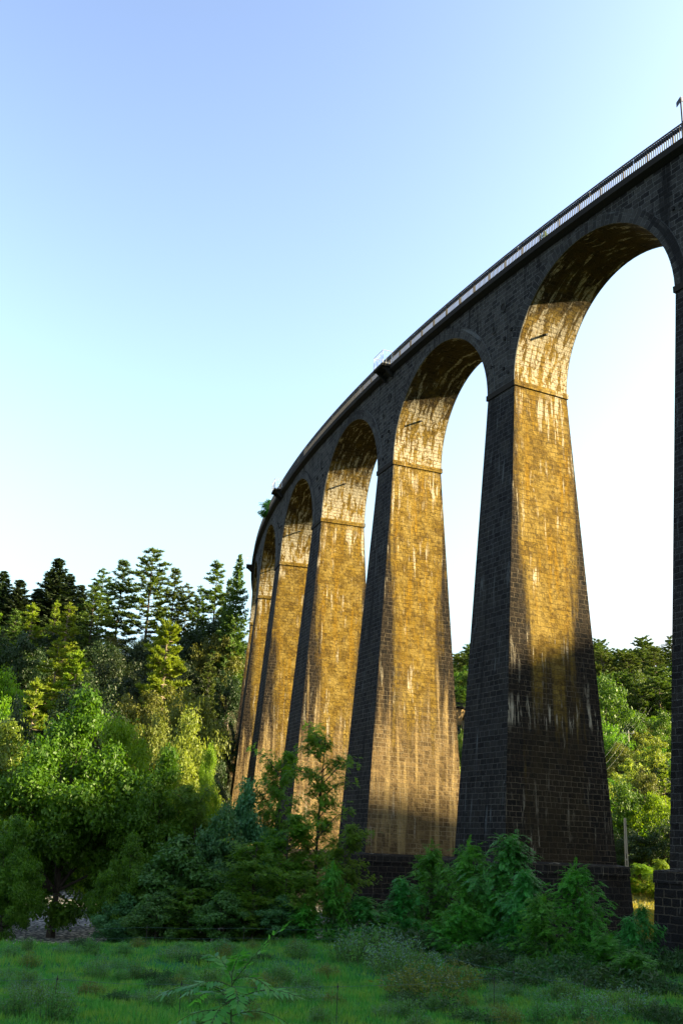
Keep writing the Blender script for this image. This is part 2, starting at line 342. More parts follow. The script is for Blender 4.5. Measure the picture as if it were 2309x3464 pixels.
def build_ground():
    azs = np.radians(np.concatenate([np.arange(-60, 5, 5), np.arange(5, 50, .5), np.arange(50, 86, 3), np.arange(86, 126, .75), np.arange(126, 300, 3)]))
    ds = np.concatenate([np.arange(0, 20, 2.5), np.arange(20, 60, 1.0), np.arange(60, 130, 2.5), np.arange(130, 360, 6), np.geomspace(360, 3000, 16)])[1:]
    V = [(CAM.x, CAM.y, ground(CAM.x, CAM.y))]; nA = len(azs)
    for d in ds:
        for a in azs:
            x = CAM.x+d*math.sin(a); y = CAM.y+d*math.cos(a); V.append((x, y, ground(x, y)))
    F = []
    for i in range(len(ds)-1):
        for j in range(nA):
            k = (j+1) % nA; F.append((1+i*nA+j, 1+(i+1)*nA+j, 1+(i+1)*nA+k, 1+i*nA+k))
    me = bpy.data.meshes.new('ground'); me.from_pydata(V, [], [f[::-1] for f in F] + [(0, 1+(j+1) % nA, 1+j)[::-1] for j in range(nA)])
    k = N('ground_earth'); g = k.n('NewGeometry').outputs['Position']; p = k.sep(g)
    n1 = k.noise(g, .22, 5, .6); n2 = k.noise(g, 1.7, 5, .65); n3 = k.noise(g, 9, 4, .7)
    gr = k.mix(n2, (.010, .085, .028), (.030, .150, .046))
    gr = k.mix(k.math('MULTIPLY', k.step(n1, .5, .72), .7), gr, (.045, .075, .022))
    gr = k.mix(k.math('MULTIPLY', k.step(n3, .5, .8), .5), gr, (.008, .016, .007))
    dx = k.math('SUBTRACT', p[0], CAM.x); dy = k.math('SUBTRACT', p[1], CAM.y)
    dd = k.math('SQRT', k.math('ADD', k.math('MULTIPLY', dx, dx), k.math('MULTIPLY', dy, dy)))
    # gravel of the river bed lies where the bed is lowest
    bed = k.math('MULTIPLY', k.step(k.math('ADD', p[2], k.math('MULTIPLY', n2, .5)), -33.75, -34.0), k.step(dd, 100, 92))
    vo = k.n('TexVoronoi'); k.put(vo.inputs['Vector'], g); vo.inputs['Scale'].default_value = 3.5
    grav = k.mix(vo.outputs['Color'], (.40, .385, .34), (.68, .65, .57)); grav = k.mix(k.step(vo.outputs['Distance'], .25, .55), grav, (.12, .12, .12))
    fld = k.math('MULTIPLY', k.step(dd, 66, 76), k.step(dd, 132, 122))
    fld = k.math('MULTIPLY', fld, k.step(dx, 30, 42))
    fc = k.mix(n2, (.16, .19, .035), (.30, .25, .07))
    flo = k.mix(n2, (.012, .015, .007), (.026, .024, .011))
    col = k.mix(k.step(dd, 62, 74), gr, flo)
    col = k.mix(fld, col, fc); col = k.mix(bed, col, grav)
    h = k.math('ADD', n3, k.math('MULTIPLY', n2, 2.0))
    me.materials.append(k.fin(col, .95, k.bump(h, .8, .12), .1))
    me.polygons.foreach_set('use_smooth', np.ones(len(me.polygons), dtype=bool))
    tag(link('ground', me), kind='structure')
build_ground()

# ------------------------------------------------------------------ viaduct
VR, DS, VT, VW, BT, BWD, ZD, OC, RH, ZP, IMP = 233.2, 17.0974, 1.5379, 4.33, .0346, .0617, 9.126, .429, 1.095, -29.74, .514
RA = (DS-2*VT)/2
K0, K1 = -5, 7
SM, NSM = 10.6, 15                    # the smaller arches of the far end
def cyl(s, rad, z):
    a = s/VR; return Vector((-(VR+rad)*math.cos(a), (VR+rad)*math.sin(a), z))
def loc(s, tg, rad, z):
    a = s/VR; r = VR+rad
    return Vector((-r*math.cos(a)+tg*math.sin(a), r*math.sin(a)+tg*math.cos(a), z))
def zdeck(s):
    k = s/DS; return ZD + (0 if k < 6 else min(3.0, (k-6)*.27))
via = empty('viaduct', loc(0, 0, -VW/2, ZP-4.5))
tag(via, 'tall curved stone railway viaduct of tapering piers and round arches crossing the valley', 'viaduct')
INV = via.matrix_world  # identity until update; parts are built in world space and shifted
def vpart(mb, name, mat, parent=None, smooth=False):
    o = mb.build(name, mat, parent or via, smooth)
    if parent is None: o.location = -via.location
    return o
def faces_of(s, zt, zb, over, mb, nv=12, base=0.0, batter=True, tt=VT, ww=VW):
    """four battered faces: outer and inner long faces into mbO, the two faces under the arches into mbI"""
    def C(name, z):
        d = max(0, base-z) if batter else 0
        T = tt+BT*d+over; Wo = BWD*d+over; Wi = -ww-BWD*d-over
        return {'n': loc(s, -T, Wo, z), 'l': loc(s, T, Wo, z), 'r': loc(s, -T, Wi, z), 'q': loc(s, T, Wi, z)}[name], T, (Wo-Wi)/2
    zs = [zt+(zb-zt)*i/nv for i in range(nv+1)]
    for a, b, wh in (('l', 'n', 0), ('r', 'q', 0), ('n', 'r', 1), ('q', 'l', 1)):
        nh = 4; mb.cur = wh
        for i in range(nv):
            for j in range(nh):
                P = []; U = []; Nn = []
                for (zz, f) in ((zs[i+1], j), (zs[i+1], j+1), (zs[i], j+1), (zs[i], j)):
                    A, T, H = C(a, zz); B, _, _ = C(b, zz); half = H if wh else T
                    P.append(A.lerp(B, f/nh)); sn = -1+2*f/nh
                    U.append((sn*half, zz)); Nn.append((sn, -zz if base == 0 else base-zz))
                mb.quad(P, U, Nn)
    return C
def cap(mb, C, z, C2=None, z2=None, flip=False):
    P = [C(n, z)[0] for n in ('n', 'l', 'q', 'r')]
    if C2:
        Q = [C2(n, z2)[0] for n in ('n', 'l', 'q', 'r')]
        for i in range(4):
            j = (i+1) % 4; q = [P[i], P[j], Q[j], Q[i]]
            mb.quad(q[::-1] if flip else q, [(0, 0), (1, 0), (1, .4), (0, .4)])
    else: mb.quad(P if flip else P[::-1], [(0, 0), (3, 0), (3, 5), (0, 5)])
def pier(s, zsp, zbot, plinth, tt=VT, ww=VW):
    hub = empty('pier', (0, 0, 0)); hub.parent = via; hub.location = -via.location
    b = MB(); zb = ZP if plinth else zbot
    C = faces_of(s, zsp+.14, zb, 0, b, 14, zsp, True, tt, ww); sh = b.build('shaft', [M['outer'], M['inner']], hub); sh['shade_and_streaks'] = 1.0 if abs(s) < 1 else .12  # nearest pier gets the painted shaded base and the white streak band
    b = MB(); Ci = faces_of(s, zsp+IMP, zsp+.14, .09, b, 1, zsp+IMP, False, tt, ww)
    b.cur = 0; cap(b, Ci, zsp+.14, C, zsp+.14); cap(b, Ci, zsp+IMP)
    b.build('impost', [M['cornice'], M['inner']], hub)
    if plinth:
        mp = MB(); ov = .46
        Cp = faces_of(s, ZP-.10, ZP-.62, ov+.05, mp, 1, zsp, True, tt, ww)
        cap(mp, C, ZP, Cp, ZP-.10, True)
        Cb = faces_of(s, ZP-.62, min(zbot, ZP-3), ov, mp, 3, zsp, True, tt, ww)
        cap(mp, Cb, ZP-.62, Cp, ZP-.62)
        mp.build('plinth', [M['plinth'], M['plinth']], hub)
    return hub
# impost slabs: plainer dressed stone
k = N('stone_dressed'); uvv = k.uv('uv'); f1 = k.noise(uvv, 1.2, 5, .6); f2 = k.noise(uvv, 14, 4, .7)
c_ = k.mix(f1, (.20, .135, .055), (.13, .09, .042)); c_ = k.mix(k.math('MULTIPLY', k.step(f2, .5, .75), .5), c_, (.10, .075, .05))
M['impost'] = k.fin(c_, .92, k.bump(f2, .7, .02), .15)
k = N('cornice_stone'); gp = k.n('NewGeometry').outputs['Position']; f1 = k.noise(gp, .5, 4); f2 = k.noise(gp, 8, 4)
c_ = k.mix(f1, (.014, .013, .012), (.030, .027, .023)); c_ = k.mix(k.math('MULTIPLY', k.step(f2, .5, .7), .6), c_, (.02, .019, .02))
M['cornice'] = k.fin(c_, .95, k.bump(f2, .7, .02), .1)

def span(s0, s1, tt, zsp, ra):
    """one arch with its spandrel walls, barrel and voussoir rings, from pier centre to pier centre"""
    mid = (s0+s1)/2; zc = zsp+IMP
    NA = 40; ang = [math.pi*i/NA for i in range(NA+1)]
    arc = [(mid-ra*math.cos(a), zc+ra*math.sin(a)) for a in ang]
    cols = [(s0, zc-.02), (s0+(mid-ra-s0)*.5, zc-.02)] + arc + [(s1-(s1-mid-ra)*.5, zc-.02), (s1, zc-.02)]
    for rad, flip in ((0, False), (-VW, True)):
        mb = MB()
        for (a, za), (b, zb) in zip(cols[:-1], cols[1:]):
            ta, tb = zdeck(a)-.5, zdeck(b)-.5
            P = [cyl(a, rad, za), cyl(b, rad, zb), cyl(b, rad, tb), cyl(a, rad, ta)]
            U = [(a, za), (b, zb), (b, tb), (a, ta)]; Nn = [(2*(q[0]-mid)/(s1-s0), zsp-q[1]) for q in U]
            mb.quad(P if flip else P[::-1], U if flip else U[::-1], Nn if flip else Nn[::-1])
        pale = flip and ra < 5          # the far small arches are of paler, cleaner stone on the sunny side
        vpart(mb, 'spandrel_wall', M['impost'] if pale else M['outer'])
        rg = MB(); pr = .045 if not flip else -.045; RT = min(.85, ra*.13)
        for i in range(NA):
            q = []
            for rr, ii in ((ra, i), (ra, i+1), (ra+RT, i+1), (ra+RT, i)):
                q.append((mid-rr*math.cos(ang[ii]), zc+rr*math.sin(ang[ii]), (rr-ra, ra*ang[ii])))
            P = [cyl(a, rad+pr, z) for a, z, _ in q]; U = [x[2] for x in q]; Nn = [(0, zsp-x[1]) for x in q]
            rg.quad(P if flip else P[::-1], U if flip else U[::-1], Nn if flip else Nn[::-1])
            T = [P[3], P[2], cyl(q[2][0], rad-pr*.5, q[2][1]), cyl(q[3][0], rad-pr*.5, q[3][1])]
            rg.quad(T if flip else T[::-1], [(0, 0)]*4, [(0, -4)]*4)
            B_ = [P[1], P[0], cyl(q[0][0], rad-pr*.5, q[0][1]), cyl(q[1][0], rad-pr*.5, q[1][1])]
            rg.quad(B_ if flip else B_[::-1], [(0, 0)]*4, [(0, -4)]*4)
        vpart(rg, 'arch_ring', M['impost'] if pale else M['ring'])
    bm_ = MB(); NW = 6
    for i in range(NA):
        for j in range(NW):
            q = []
            for ii, jj in ((i, j), (i+1, j), (i+1, j+1), (i, j+1)):
                a, z = arc[ii]; sn = -1+2*jj/NW; arcv = ra*min(ang[ii], math.pi-ang[ii])
                q.append((cyl(a, -VW*jj/NW, z), (sn*VW/2+.35*(ang[ii] > math.pi/2), arcv if ang[ii] < math.pi/2 else math.pi*ra-ra*ang[ii]+.001), (sn, zsp-z)))
            bm_.quad([x[0] for x in q], [x[1] for x in q], [x[2] for x in q])
    vpart(bm_, 'barrel', M['barrel'])
for kk in range(K0, K1+1):
    x, y, _ = loc(kk*DS, 0, -VW/2, 0); pier(kk*DS, 0, ground(x, y)-2.5, True)
    if kk < K1: span(kk*DS, (kk+1)*DS, VT, 0, RA)
for q in range(NSM):
    a = K1*DS+q*SM; b = a+SM; zs_ = zdeck((a+b)/2)-1.5-3.9-IMP
    s0 = a if q else a
    span(a, b, 1.4, zs_, 3.9)
    x, y, _ = loc(b, 0, -VW/2, 0); pier(b, zs_, min(ground(x, y)-2.5, zs_-3), False, 1.4)
# deck cornice, swept along the curve
SA, SB = K0*DS, K1*DS+NSM*SM
mb = MB(); ns = int((SB-SA)/1.5); sec = [(OC, -.42), (OC, 0), (-VW-OC, 0), (-VW-OC, -.42), (-VW-.05, -.62), (.05, -.62)]
for i in range(ns):
    a, b = SA+(SB-SA)*i/ns, SA+(SB-SA)*(i+1)/ns
    for j in range(len(sec)):
        p, q = sec[j], sec[(j+1) % len(sec)]
        mb.quad([cyl(a, p[0], zdeck(a)+p[1]), cyl(a, q[0], zdeck(a)+q[1]), cyl(b, q[0], zdeck(b)+q[1]), cyl(b, p[0], zdeck(b)+p[1])])
vpart(mb, 'deck_cornice', M['cornice'])
# railings
def rail_run(sa, sb, rad, step, mat, name):
    hubm = MB(); n = max(1, int((sb-sa)/1.2))
    def bar(z0, z1, hw):
        for i in range(n):
            a, b = sa+(sb-sa)*i/n, sa+(sb-sa)*(i+1)/n; za, zb = zdeck(a), zdeck(b)
            c = [(rad-hw, z0), (rad+hw, z0), (rad+hw, z1), (rad-hw, z1)]
            for j in range(4):
                p, q = c[j], c[(j+1) % 4]
                hubm.quad([cyl(a, p[0], za+p[1]), cyl(a, q[0], za+q[1]), cyl(b, q[0], zb+q[1]), cyl(b, p[0], zb+p[1])])
    bar(RH-.07, RH, .035); bar(RH-.30, RH-.26, .02); bar(.10, .135, .02)
    s = sa
    kpost = 0
    while s < sb:
        thick = .05 if kpost % 12 == 0 else .027
        c = cyl(s, rad, 0); rz = -s/VR
        hubm.box((c.x, c.y, zdeck(s)+RH/2-.02), (thick*1.6, thick*1.6, RH+.04), rz); s += step; kpost += 1
    return vpart(hubm, name, mat)
rail_run(SA, 6*DS, OC-.15, .16, M['iron'], 'railing')
rail_run(6*DS, SB, OC-.15, .30, M['iron'], 'railing')
rail_run(SA, SB, -VW-OC+.15, .4, M['iron'], 'railing')
# cable trunk clipped inside the top of the rail
mb = MB(); n = int((2.25*DS-SA)/1.2)
for i in range(n):
    a, b = SA+(2.25*DS-SA)*i/n, SA+(2.25*DS-SA)*(i+1)/n
    c = [(.19, .70), (.25, .70), (.25, 1.0), (.19, 1.0)]
    if i % 3 == 2: b = a+(b-a)*.93
    for j in range(4):
        p, q = c[j], c[(j+1) % 4]
        mb.quad([cyl(a, p[0], ZD+p[1]), cyl(a, q[0], ZD+q[1]), cyl(b, q[0], ZD+q[1]), cyl(b, p[0], ZD+p[1])])
vpart(mb, 'cable_trunk', M['iron'])
mb = MB(); n = 14
for i in range(n):
    a = 2.32*DS+i*.78; b = a+.74
    c = [(.20, .14), (.24, .14), (.24, 1.02), (.20, 1.02)]
    for j in range(4):
        p, q = c[j], c[(j+1) % 4]
        mb.quad([cyl(a, p[0], ZD+p[1]), cyl(a, q[0], ZD+q[1]), cyl(b, q[0], ZD+q[1]), cyl(b, p[0], ZD+p[1])])
vpart(mb, 'rusty_panel', M['rust'])
# refuge platforms over every second pier
for kk in (-3, -1, 1, 3, 5):
    h_ = empty('refuge_platform', (0, 0, 0)); h_.parent = via; h_.location = -via.location
    s = kk*DS-(1.8 if kk == -1 else .35); a, b = s-.9, s+.9; z = zdeck(s)
    f = MB(); f.box8([cyl(a, OC-.1, z-.20), cyl(a, OC+.75, z-.20), cyl(b, OC+.75, z-.20), cyl(b, OC-.1, z-.20), cyl(a, OC-.1, z+.01), cyl(a, OC+.75, z+.01), cyl(b, OC+.75, z+.01), cyl(b, OC-.1, z+.01)])
    for e in (a+.25, b-.25):
        f.box8([cyl(e-.1, .06, z-.95), cyl(e-.1, .2, z-.95), cyl(e+.1, .2, z-.95), cyl(e+.1, .06, z-.95), cyl(e-.1, .06, z-.21), cyl(e-.1, OC+.6, z-.21), cyl(e+.1, OC+.6, z-.21), cyl(e+.1, .06, z-.21)])
    f.box((cyl(s, OC+.45, 0).x, cyl(s, OC+.45, 0).y, z-.06), (.1, .1, .1))
    f.build('platform_floor', M['cornice'], h_)
    g = MB(); r = OC+.70; t_ = z+1.2
    for p, q in (((a, r), (b, r)), ((a, r), (a, OC-.12)), ((b, r), (b, OC-.12))):
        for zz in (t_, z+.08, ):
            g.tube([cyl(p[0], p[1], zz), cyl(q[0], q[1], zz)], .028, 5)
    nn = 9
    for i in range(nn+1):
        e = a+(b-a)*i/nn; g.tube([cyl(e, r, z), cyl(e, r, t_)], .03 if i in (0, nn) else .014, 4)
    for e in (a, b):
        g.tube([cyl(e, OC-.12, z), cyl(e, OC-.12, t_)], .03, 4); g.tube([cyl(e, OC+.38, z), cyl(e, OC+.38, t_)], .014, 4)
    g.build('platform_rail', M['galv'], h_)
# round drain holes in the spandrels, drain spouts in the barrels, small brackets
random.seed(5)
for kk in range(K0+1, K1+1):
    for ds_, zz, rr in ((-.35, 6.55, .26), (.75, 5.3, .17)):
        s = kk*DS+ds_; mb = MB(); n = 16
        for i in range(n):
            a, b = 2*math.pi*i/n, 2*math.pi*(i+1)/n
            for (ra_, rad_a), (rb_, rad_b) in (((rr, .05), (rr+.13, .05)), ((rr+.13, .05), (rr+.15, -.02)), ((rr, -.02), (rr, .05))):
                q = [(ra_, a, rad_a), (ra_, b, rad_a), (rb_, b, rad_b), (rb_, a, rad_b)]
                mb.quad([cyl(s+x*math.cos(t), d_, zz+x*math.sin(t)) for x, t, d_ in q], [(x*math.cos(t), x*math.sin(t)) for x, t, d_ in q], [(0, -5)]*4)
        h_ = vpart(mb, 'drain_hole', M['ring'])
        dk = MB(); dk.quad([cyl(s+rr*math.cos(2*math.pi*i/n), .012, zz+rr*math.sin(2*math.pi*i/n)) for i in range(n)][::-1])
        dk.build('bore_shade', M['void'], h_)  # flat dark disc, the shade inside the hole given as colour
    mb = MB()
    for q in range(5):
        s = kk*DS+random.uniform(-1.3, 1.3); zz = random.uniform(1.0, 6.0)
        mb.box8([cyl(s+a, b, zz+c) for c in (-.10, .10) for a, b in ((-.08, -.03), (-.08, .10), (.08, .10), (.08, -.03))])
    vpart(mb, 'bracket', M['void'])
for kk in range(K0, K1):
    be = R_(29); mid = (kk+.5)*DS
    for sg in (1, -1):
        s = mid+sg*RA*math.cos(be); z = IMP+RA*math.sin(be); mb = MB()
        p = cyl(s+sg*.1, -VW*.42, z+.05); q = cyl(s-sg*.34, -VW*.42, z-.06)
        mb.tube([p, q], .085, 8); vpart(mb, 'drain_spout', M['iron'])

# kilometre post beside the refuge over the nearest pier
s = -DS-.12; b = cyl(s, OC+.02, ZD); kp = empty('kilometre_post', b)
tag(kp, 'thin post with small blue plate reading 640 on the viaduct railing', 'sign')
mb = MB(); mb.tube([(0, 0, -.1), (0, 0, 2.55)], .045, 8); mb.build('post', M['iron'], kp)
av = math.atan2(CAM.x-b.x, -(CAM.y-b.y))      # yaw that faces the viewer's side of the valley
for dyaw, txt in ((R_(38), True), (R_(-62), False)):
    mb = MB(); mb.box((0, 0, 0), (.52, .03, .32)); pl = mb.build('plate', M['signblue'] if txt else M['iron'], kp)
    pl.rotation_euler = (0, 0, av+dyaw); d_ = Vector((math.cos(av+dyaw), math.sin(av+dyaw), 0))
    pl.location = d_*(.27 if txt else -.25)*1.0 + Vector((0, 0, 2.55))
    if txt:
        rim = MB()
        for c, dd in (((0, -.02, .145), (.5, .006, .012)), ((0, -.02, -.145), (.5, .006, .012)), ((.245, -.02, 0), (.012, .006, .29)), ((-.245, -.02, 0), (.012, .006, .29))): rim.box(c, dd)
        rim.build('border', M['signwhite'], pl)
        cu = bpy.data.curves.new('numerals', 'FONT'); cu.body = '640'; cu.size = .27; cu.align_x = 'CENTER'; cu.align_y = 'CENTER'; cu.extrude = .003; cu.offset = .006
        cu.materials.append(M['signwhite'])
        to = bpy.data.objects.new('numerals', cu); tm = bpy.data.meshes.new_from_object(to); bpy.data.objects.remove(to)
        t = link('numerals', tm, pl); t.rotation_euler = (R_(90), 0, 0); t.location = (0, -.02, 0)

# ------------------------------------------------------------------ plants
def rot_to(nrm, rng):
    """two tangent vectors for an array of normals"""
    a = rng.normal(size=nrm.shape); t = np.cross(nrm, a); t /= np.linalg.norm(t, axis=1, keepdims=True)+1e-9
    b = np.cross(nrm, t); return t, b
def rhomb(C, T, B, L, Wd):
    """leaf-shaped quads: C base centres, T length axis, B width axis"""
    L = L[:, None]; Wd = Wd[:, None]
    V = np.stack([C-T*L*.5, C+B*Wd*.5-T*L*.05, C+T*L*.5, C-B*Wd*.5-T*L*.05], 1).reshape(-1, 3)
    F = np.arange(len(C)*4).reshape(-1, 4); return V, F
def unit(n, rng):
    v = rng.normal(size=(n, 3)); return v/np.linalg.norm(v, axis=1, keepdims=True)
def skeleton(mb, pts_radii): mb.tube([p for p, r in pts_radii], [r for p, r in pts_radii], 6)

def broadleaf(seed, H, W, hb, ncl, nlf, ls, mat, bark, shape=1.0, trunk_r=.17, up_=.45, clump=.30, aspect=.55):
    """rounded tree: clumps of leaves spread through an uneven crown volume, on limbs"""
    rng = np.random.default_rng(seed); rn = random.Random(seed)
    cc = []
    hc = (H-hb)
    while len(cc) < ncl:
        u = unit(1, rng)[0]; r = rng.random()**.42
        lump = 1+.28*mnoise.noise((u[0]*1.7+seed*3.1, u[1]*1.7, u[2]*1.7+seed))
        z = hb+hc*(.5+.5*u[2]*r*lump)
        wz = max(.05, math.sin(math.pi*min(1, max(.02, ((z-hb)/hc)))**(.72*shape)))**.5*1.18
        x, y = u[0]*r*W/2*lump*wz, u[1]*r*W/2*lump*wz
        cc.append((x, y, z, W*clump*(.55+.6*rng.random())*.5))
    cc = np.array(cc)
    VV = []; per = max(4, nlf//ncl)
    for x, y, z, r in cc:
        n = int(per*(.6+.8*rng.random())); d = unit(n, rng); d[:, 2] *= .72
        rr = r*(.35+.65*rng.random(n)**.5)*(1+.25*rng.normal(size=n))
        C = np.array([x, y, z])+d*rr[:, None]
        nr = d*.7+np.array([0, 0, up_])+rng.normal(size=(n, 3))*.6; nr /= np.linalg.norm(nr, axis=1, keepdims=True)
        T, B = rot_to(nr, rng); T[:, 2] -= .25
        L = ls*(.6+.8*rng.random(n)); V, _ = rhomb(C, T, B, L, L*aspect); VV.append(V)
    V = np.concatenate(VV); crown = np_mesh('crown', V, np.arange(len(V)).reshape(-1, 4), mat)
    mb = MB(); lean = Vector((rn.uniform(-.05, .05)*H, rn.uniform(-.05, .05)*H, 0)); tr = trunk_r
    top = lean+Vector((0, 0, hb+hc*.75))
    skeleton(mb, [(Vector((0, 0, -.5)), tr*1.35), (Vector((0, 0, .6)), tr), (lean*.5+Vector((0, 0, hb*.9)), tr*.8), (top, tr*.2)])
    idx = rng.permutation(ncl)[:min(ncl, 26)]
    for i in idx:
        c = Vector(cc[i][:3]); t = min(.95, max(.25, (c.z-hb*.4)/(H)*.62)); st = Vector((0, 0, 0)).lerp(top, t)
        m_ = st.lerp(c, .5)+Vector((0, 0, -.06*(c-st).length))
        skeleton(mb, [(st, tr*.32), (m_, tr*.2), (c, tr*.05)])
    return mb.mesh('trunk', bark), crown

def pine(seed, H, W, hb, mat, bark, nwh=11, tuft=30, nl=.5, droop=-.02, dens=1.0, pointy=.6, tr=.17):
    """open pine: spaced tiers of near-level boughs carrying upturned needle tufts, bare trunk below"""
    rng = np.random.default_rng(seed); rn = random.Random(seed); VV = []; mb = MB()
    skeleton(mb, [(Vector((0, 0, -.6)), tr*1.3), (Vector((.1, 0, H*.4)), tr*.8), (Vector((0, .1, H*.8)), tr*.4), (Vector((0, 0, H*.98)), tr*.08)])
    for i in range(nwh):
        f = i/nwh; z = hb+(H-hb)*(f+rn.uniform(-.012, .012))
        Lw = W/2*((1-f)**pointy)*(.55+.45*min(1, f*3.0+.4))
        nb = rn.randint(5, 7); a0 = rn.random()*6.28
        for b in range(nb):
            if rn.random() > .88: continue
            a = a0+b*6.283/nb+rn.uniform(-.3, .3); L = Lw*rn.uniform(.5, 1.2)+.25; z = hb+(H-hb)*(f+rn.gauss(0, .28)/nwh)
            rise = L*(droop+.28*f*f+rn.uniform(-.06, .08))
            p0 = Vector((0, 0, z)); p1 = Vector((math.cos(a)*L*.55, math.sin(a)*L*.55, z+rise*.3-.03*L)); p2 = Vector((math.cos(a)*L, math.sin(a)*L, z+rise+.09*L))
            skeleton(mb, [(p0, .05), (p1, .032), (p2, .012)])
            nt_ = max(2, int(L*2.6*dens))
            for q in range(nt_):
                t = .30+.72*(q+rn.random())/nt_
                c = p0.lerp(p1, t/.5) if t < .5 else p1.lerp(p2, (t-.5)/.5)
                sd_ = rn.gauss(0, .15*L*(1.15-t)+.05)
                c = c+Vector((-math.sin(a)*sd_, math.cos(a)*sd_, rn.gauss(.08, .09)))
                n = int(tuft*rn.uniform(.7, 1.3)); d = unit(n, rng); d[:, 2] = np.abs(d[:, 2])*.75+.10; d[:, 0] += math.cos(a)*.45; d[:, 1] += math.sin(a)*.45; d /= np.linalg.norm(d, axis=1, keepdims=True)
                Ls = nl*(.55+.7*rng.random(n)); T = d; _, B = rot_to(d, rng)
                V, _ = rhomb(np.array(c)+T*Ls[:, None]*.42+rng.normal(size=(n, 3))*np.array([.12, .12, .05]), T, B, Ls, Ls*.26); VV.append(V)
    n = 60; d = unit(n, rng); d[:, 2] = np.abs(d[:, 2])*1.5; d /= np.linalg.norm(d, axis=1, keepdims=True)
    Ls = np.full(n, nl*1.2); _, B = rot_to(d, rng); V, _ = rhomb(np.stack([np.zeros(n), np.zeros(n), H*(.93+.06*rng.random(n))], 1)+d*Ls[:, None]*.5, d, B, Ls, Ls*.22); VV.append(V)
    V = np.concatenate(VV); return mb.mesh('trunk', bark), np_mesh('crown', V, np.arange(len(V)).reshape(-1, 4), mat)

def fir(seed, H, W, hb, mat, bark, nwh=26, dens=1.0):
    """dark spire: tiers of drooping flat sprays, thin open leader"""
    rng = np.random.default_rng(seed); rn = random.Random(seed); VV = []; mb = MB()
    skeleton(mb, [(Vector((0, 0, -.6)), .2), (Vector((0, 0, H*.6)), .1), (Vector((0, 0, H)), .02)])
    for i in range(nwh):
        f = (i+rn.random()*.5)/nwh; z = hb+(H-hb)*f; Lw = W/2*(1-f)**.85+.18; nb = rn.randint(5, 7); a0 = rn.random()*6.28
        for b in range(nb):
            a = a0+b*6.283/nb+rn.uniform(-.3, .3); L = Lw*rn.uniform(.6, 1.2); dr = -.28*(1-f)+.12*f
            n = int((14+30*L)*dens); t = .12+.88*rng.random(n); side = rng.normal(size=n)*.16*L*(1.1-t)
            ca, sa = math.cos(a), math.sin(a); x = ca*t*L-sa*side; y = sa*t*L+ca*side; zz = z+dr*L*t+.25*L*t*t+rng.normal(size=n)*.09-np.abs(side)*.3
            C = np.stack([x, y, zz], 1); T = np.stack([np.full(n, ca)+rng.normal(size=n)*.6, np.full(n, sa)+rng.normal(size=n)*.6, -.25+rng.normal(size=n)*.35], 1)
            T /= np.linalg.norm(T, axis=1, keepdims=True); _, B = rot_to(T, rng); Ls = .42*(.6+.7*rng.random(n))
            V, _ = rhomb(C, T, B, Ls, Ls*.32); VV.append(V)
    V = np.concatenate(VV); return mb.mesh('trunk', bark), np_mesh('crown', V, np.arange(len(V)).reshape(-1, 4), mat)

def frond_cards(rng, base, d0, L, npair, ll, lw, droop):
    """leaflets of one pinnate leaf; returns quads"""
    d = np.array(d0, float); d /= np.linalg.norm(d); p = np.array(base, float); step = L/npair; C = []; T = []; B = []
    side = np.cross(d, (0, 0, 1.0)); side /= np.linalg.norm(side)+1e-6
    for i in range(npair):
        d = d+np.array([0, 0, -droop*step/L*1.6]); d /= np.linalg.norm(d); p = p+d*step
        k = ll*(.55+.45*math.sin(math.pi*(i+1.2)/(npair+1.6)))
        nrm = np.cross(side, d)
        for sg in (-1, 1):
            t = side*sg*.85+d*.5+nrm*rng.normal()*.18+np.array([0, 0, -.18]); t /= np.linalg.norm(t)
            C.append(p+t*k*.5); T.append(t*k); b = np.cross(nrm+rng.normal(size=3)*.25, t); B.append(b/(np.linalg.norm(b)+1e-6)*lw*k/ll)
    C.append(p+d*ll*.4); T.append(d*ll*.8); B.append(side*lw)
    C, T, B = np.array(C), np.array(T), np.array(B)
    return np.stack([C-T*.5, C+B*.5-T*.05, C+T*.5, C-B*.5-T*.05], 1).reshape(-1, 3)

def feathery(seed, H, W, hb, nst, nfr, fl, npair, ll, mat, bark, droop=.5, tr=.1, layer=.45, taper=.84):
    """tree or shrub with pinnate leaves held in layered sprays on several boughs"""
    rng = np.random.default_rng(seed); rn = random.Random(seed); VV = []; mb = MB()
    skeleton(mb, [(Vector((0, 0, -.4)), tr*1.3), (Vector((rn.uniform(-.1, .1), rn.uniform(-.1, .1), H*.5)), tr*.75), (Vector((rn.uniform(-.3, .3), rn.uniform(-.2, .2), H*.97)), tr*.12)])
    per = max(3, nfr//nst)
    for i in range(nst):
        f = (i+rn.random())/nst; z = hb+(H-hb)*f; a = rn.random()*6.28
        L = W/2*(math.sin(math.pi*min(.98, .16+taper*f))**.6)*rn.uniform(.4, 1.2)
        p0 = Vector((0, 0, max(.1, z-L*layer))); p2 = Vector((math.cos(a)*L, math.sin(a)*L, z)); p1 = p0.lerp(p2, .55)+Vector((0, 0, L*.10))
        skeleton(mb, [(p0, tr*.34), (p1, tr*.22), (p2, tr*.06)])
        for q in range(per):
            t = .25+.75*rn.random(); c = p0.lerp(p1, t/.55) if t < .55 else p1.lerp(p2, (t-.55)/.45)
            c = c+Vector((rn.gauss(0, .10*L+.08), rn.gauss(0, .10*L+.08), rn.gauss(.05, .12)))
            b = rn.random()*6.28; o = Vector((math.cos(b)+.7*math.cos(a), math.sin(b)+.7*math.sin(a), rn.uniform(-.1, .75)))
            VV.append(frond_cards(rng, c, o, fl*rn.uniform(.6, 1.2), npair, ll*rn.uniform(.8, 1.2), ll*.36, droop))
    V = np.concatenate(VV); return mb.mesh('trunk', bark), np_mesh('crown', V, np.arange(len(V)).reshape(-1, 4), mat)

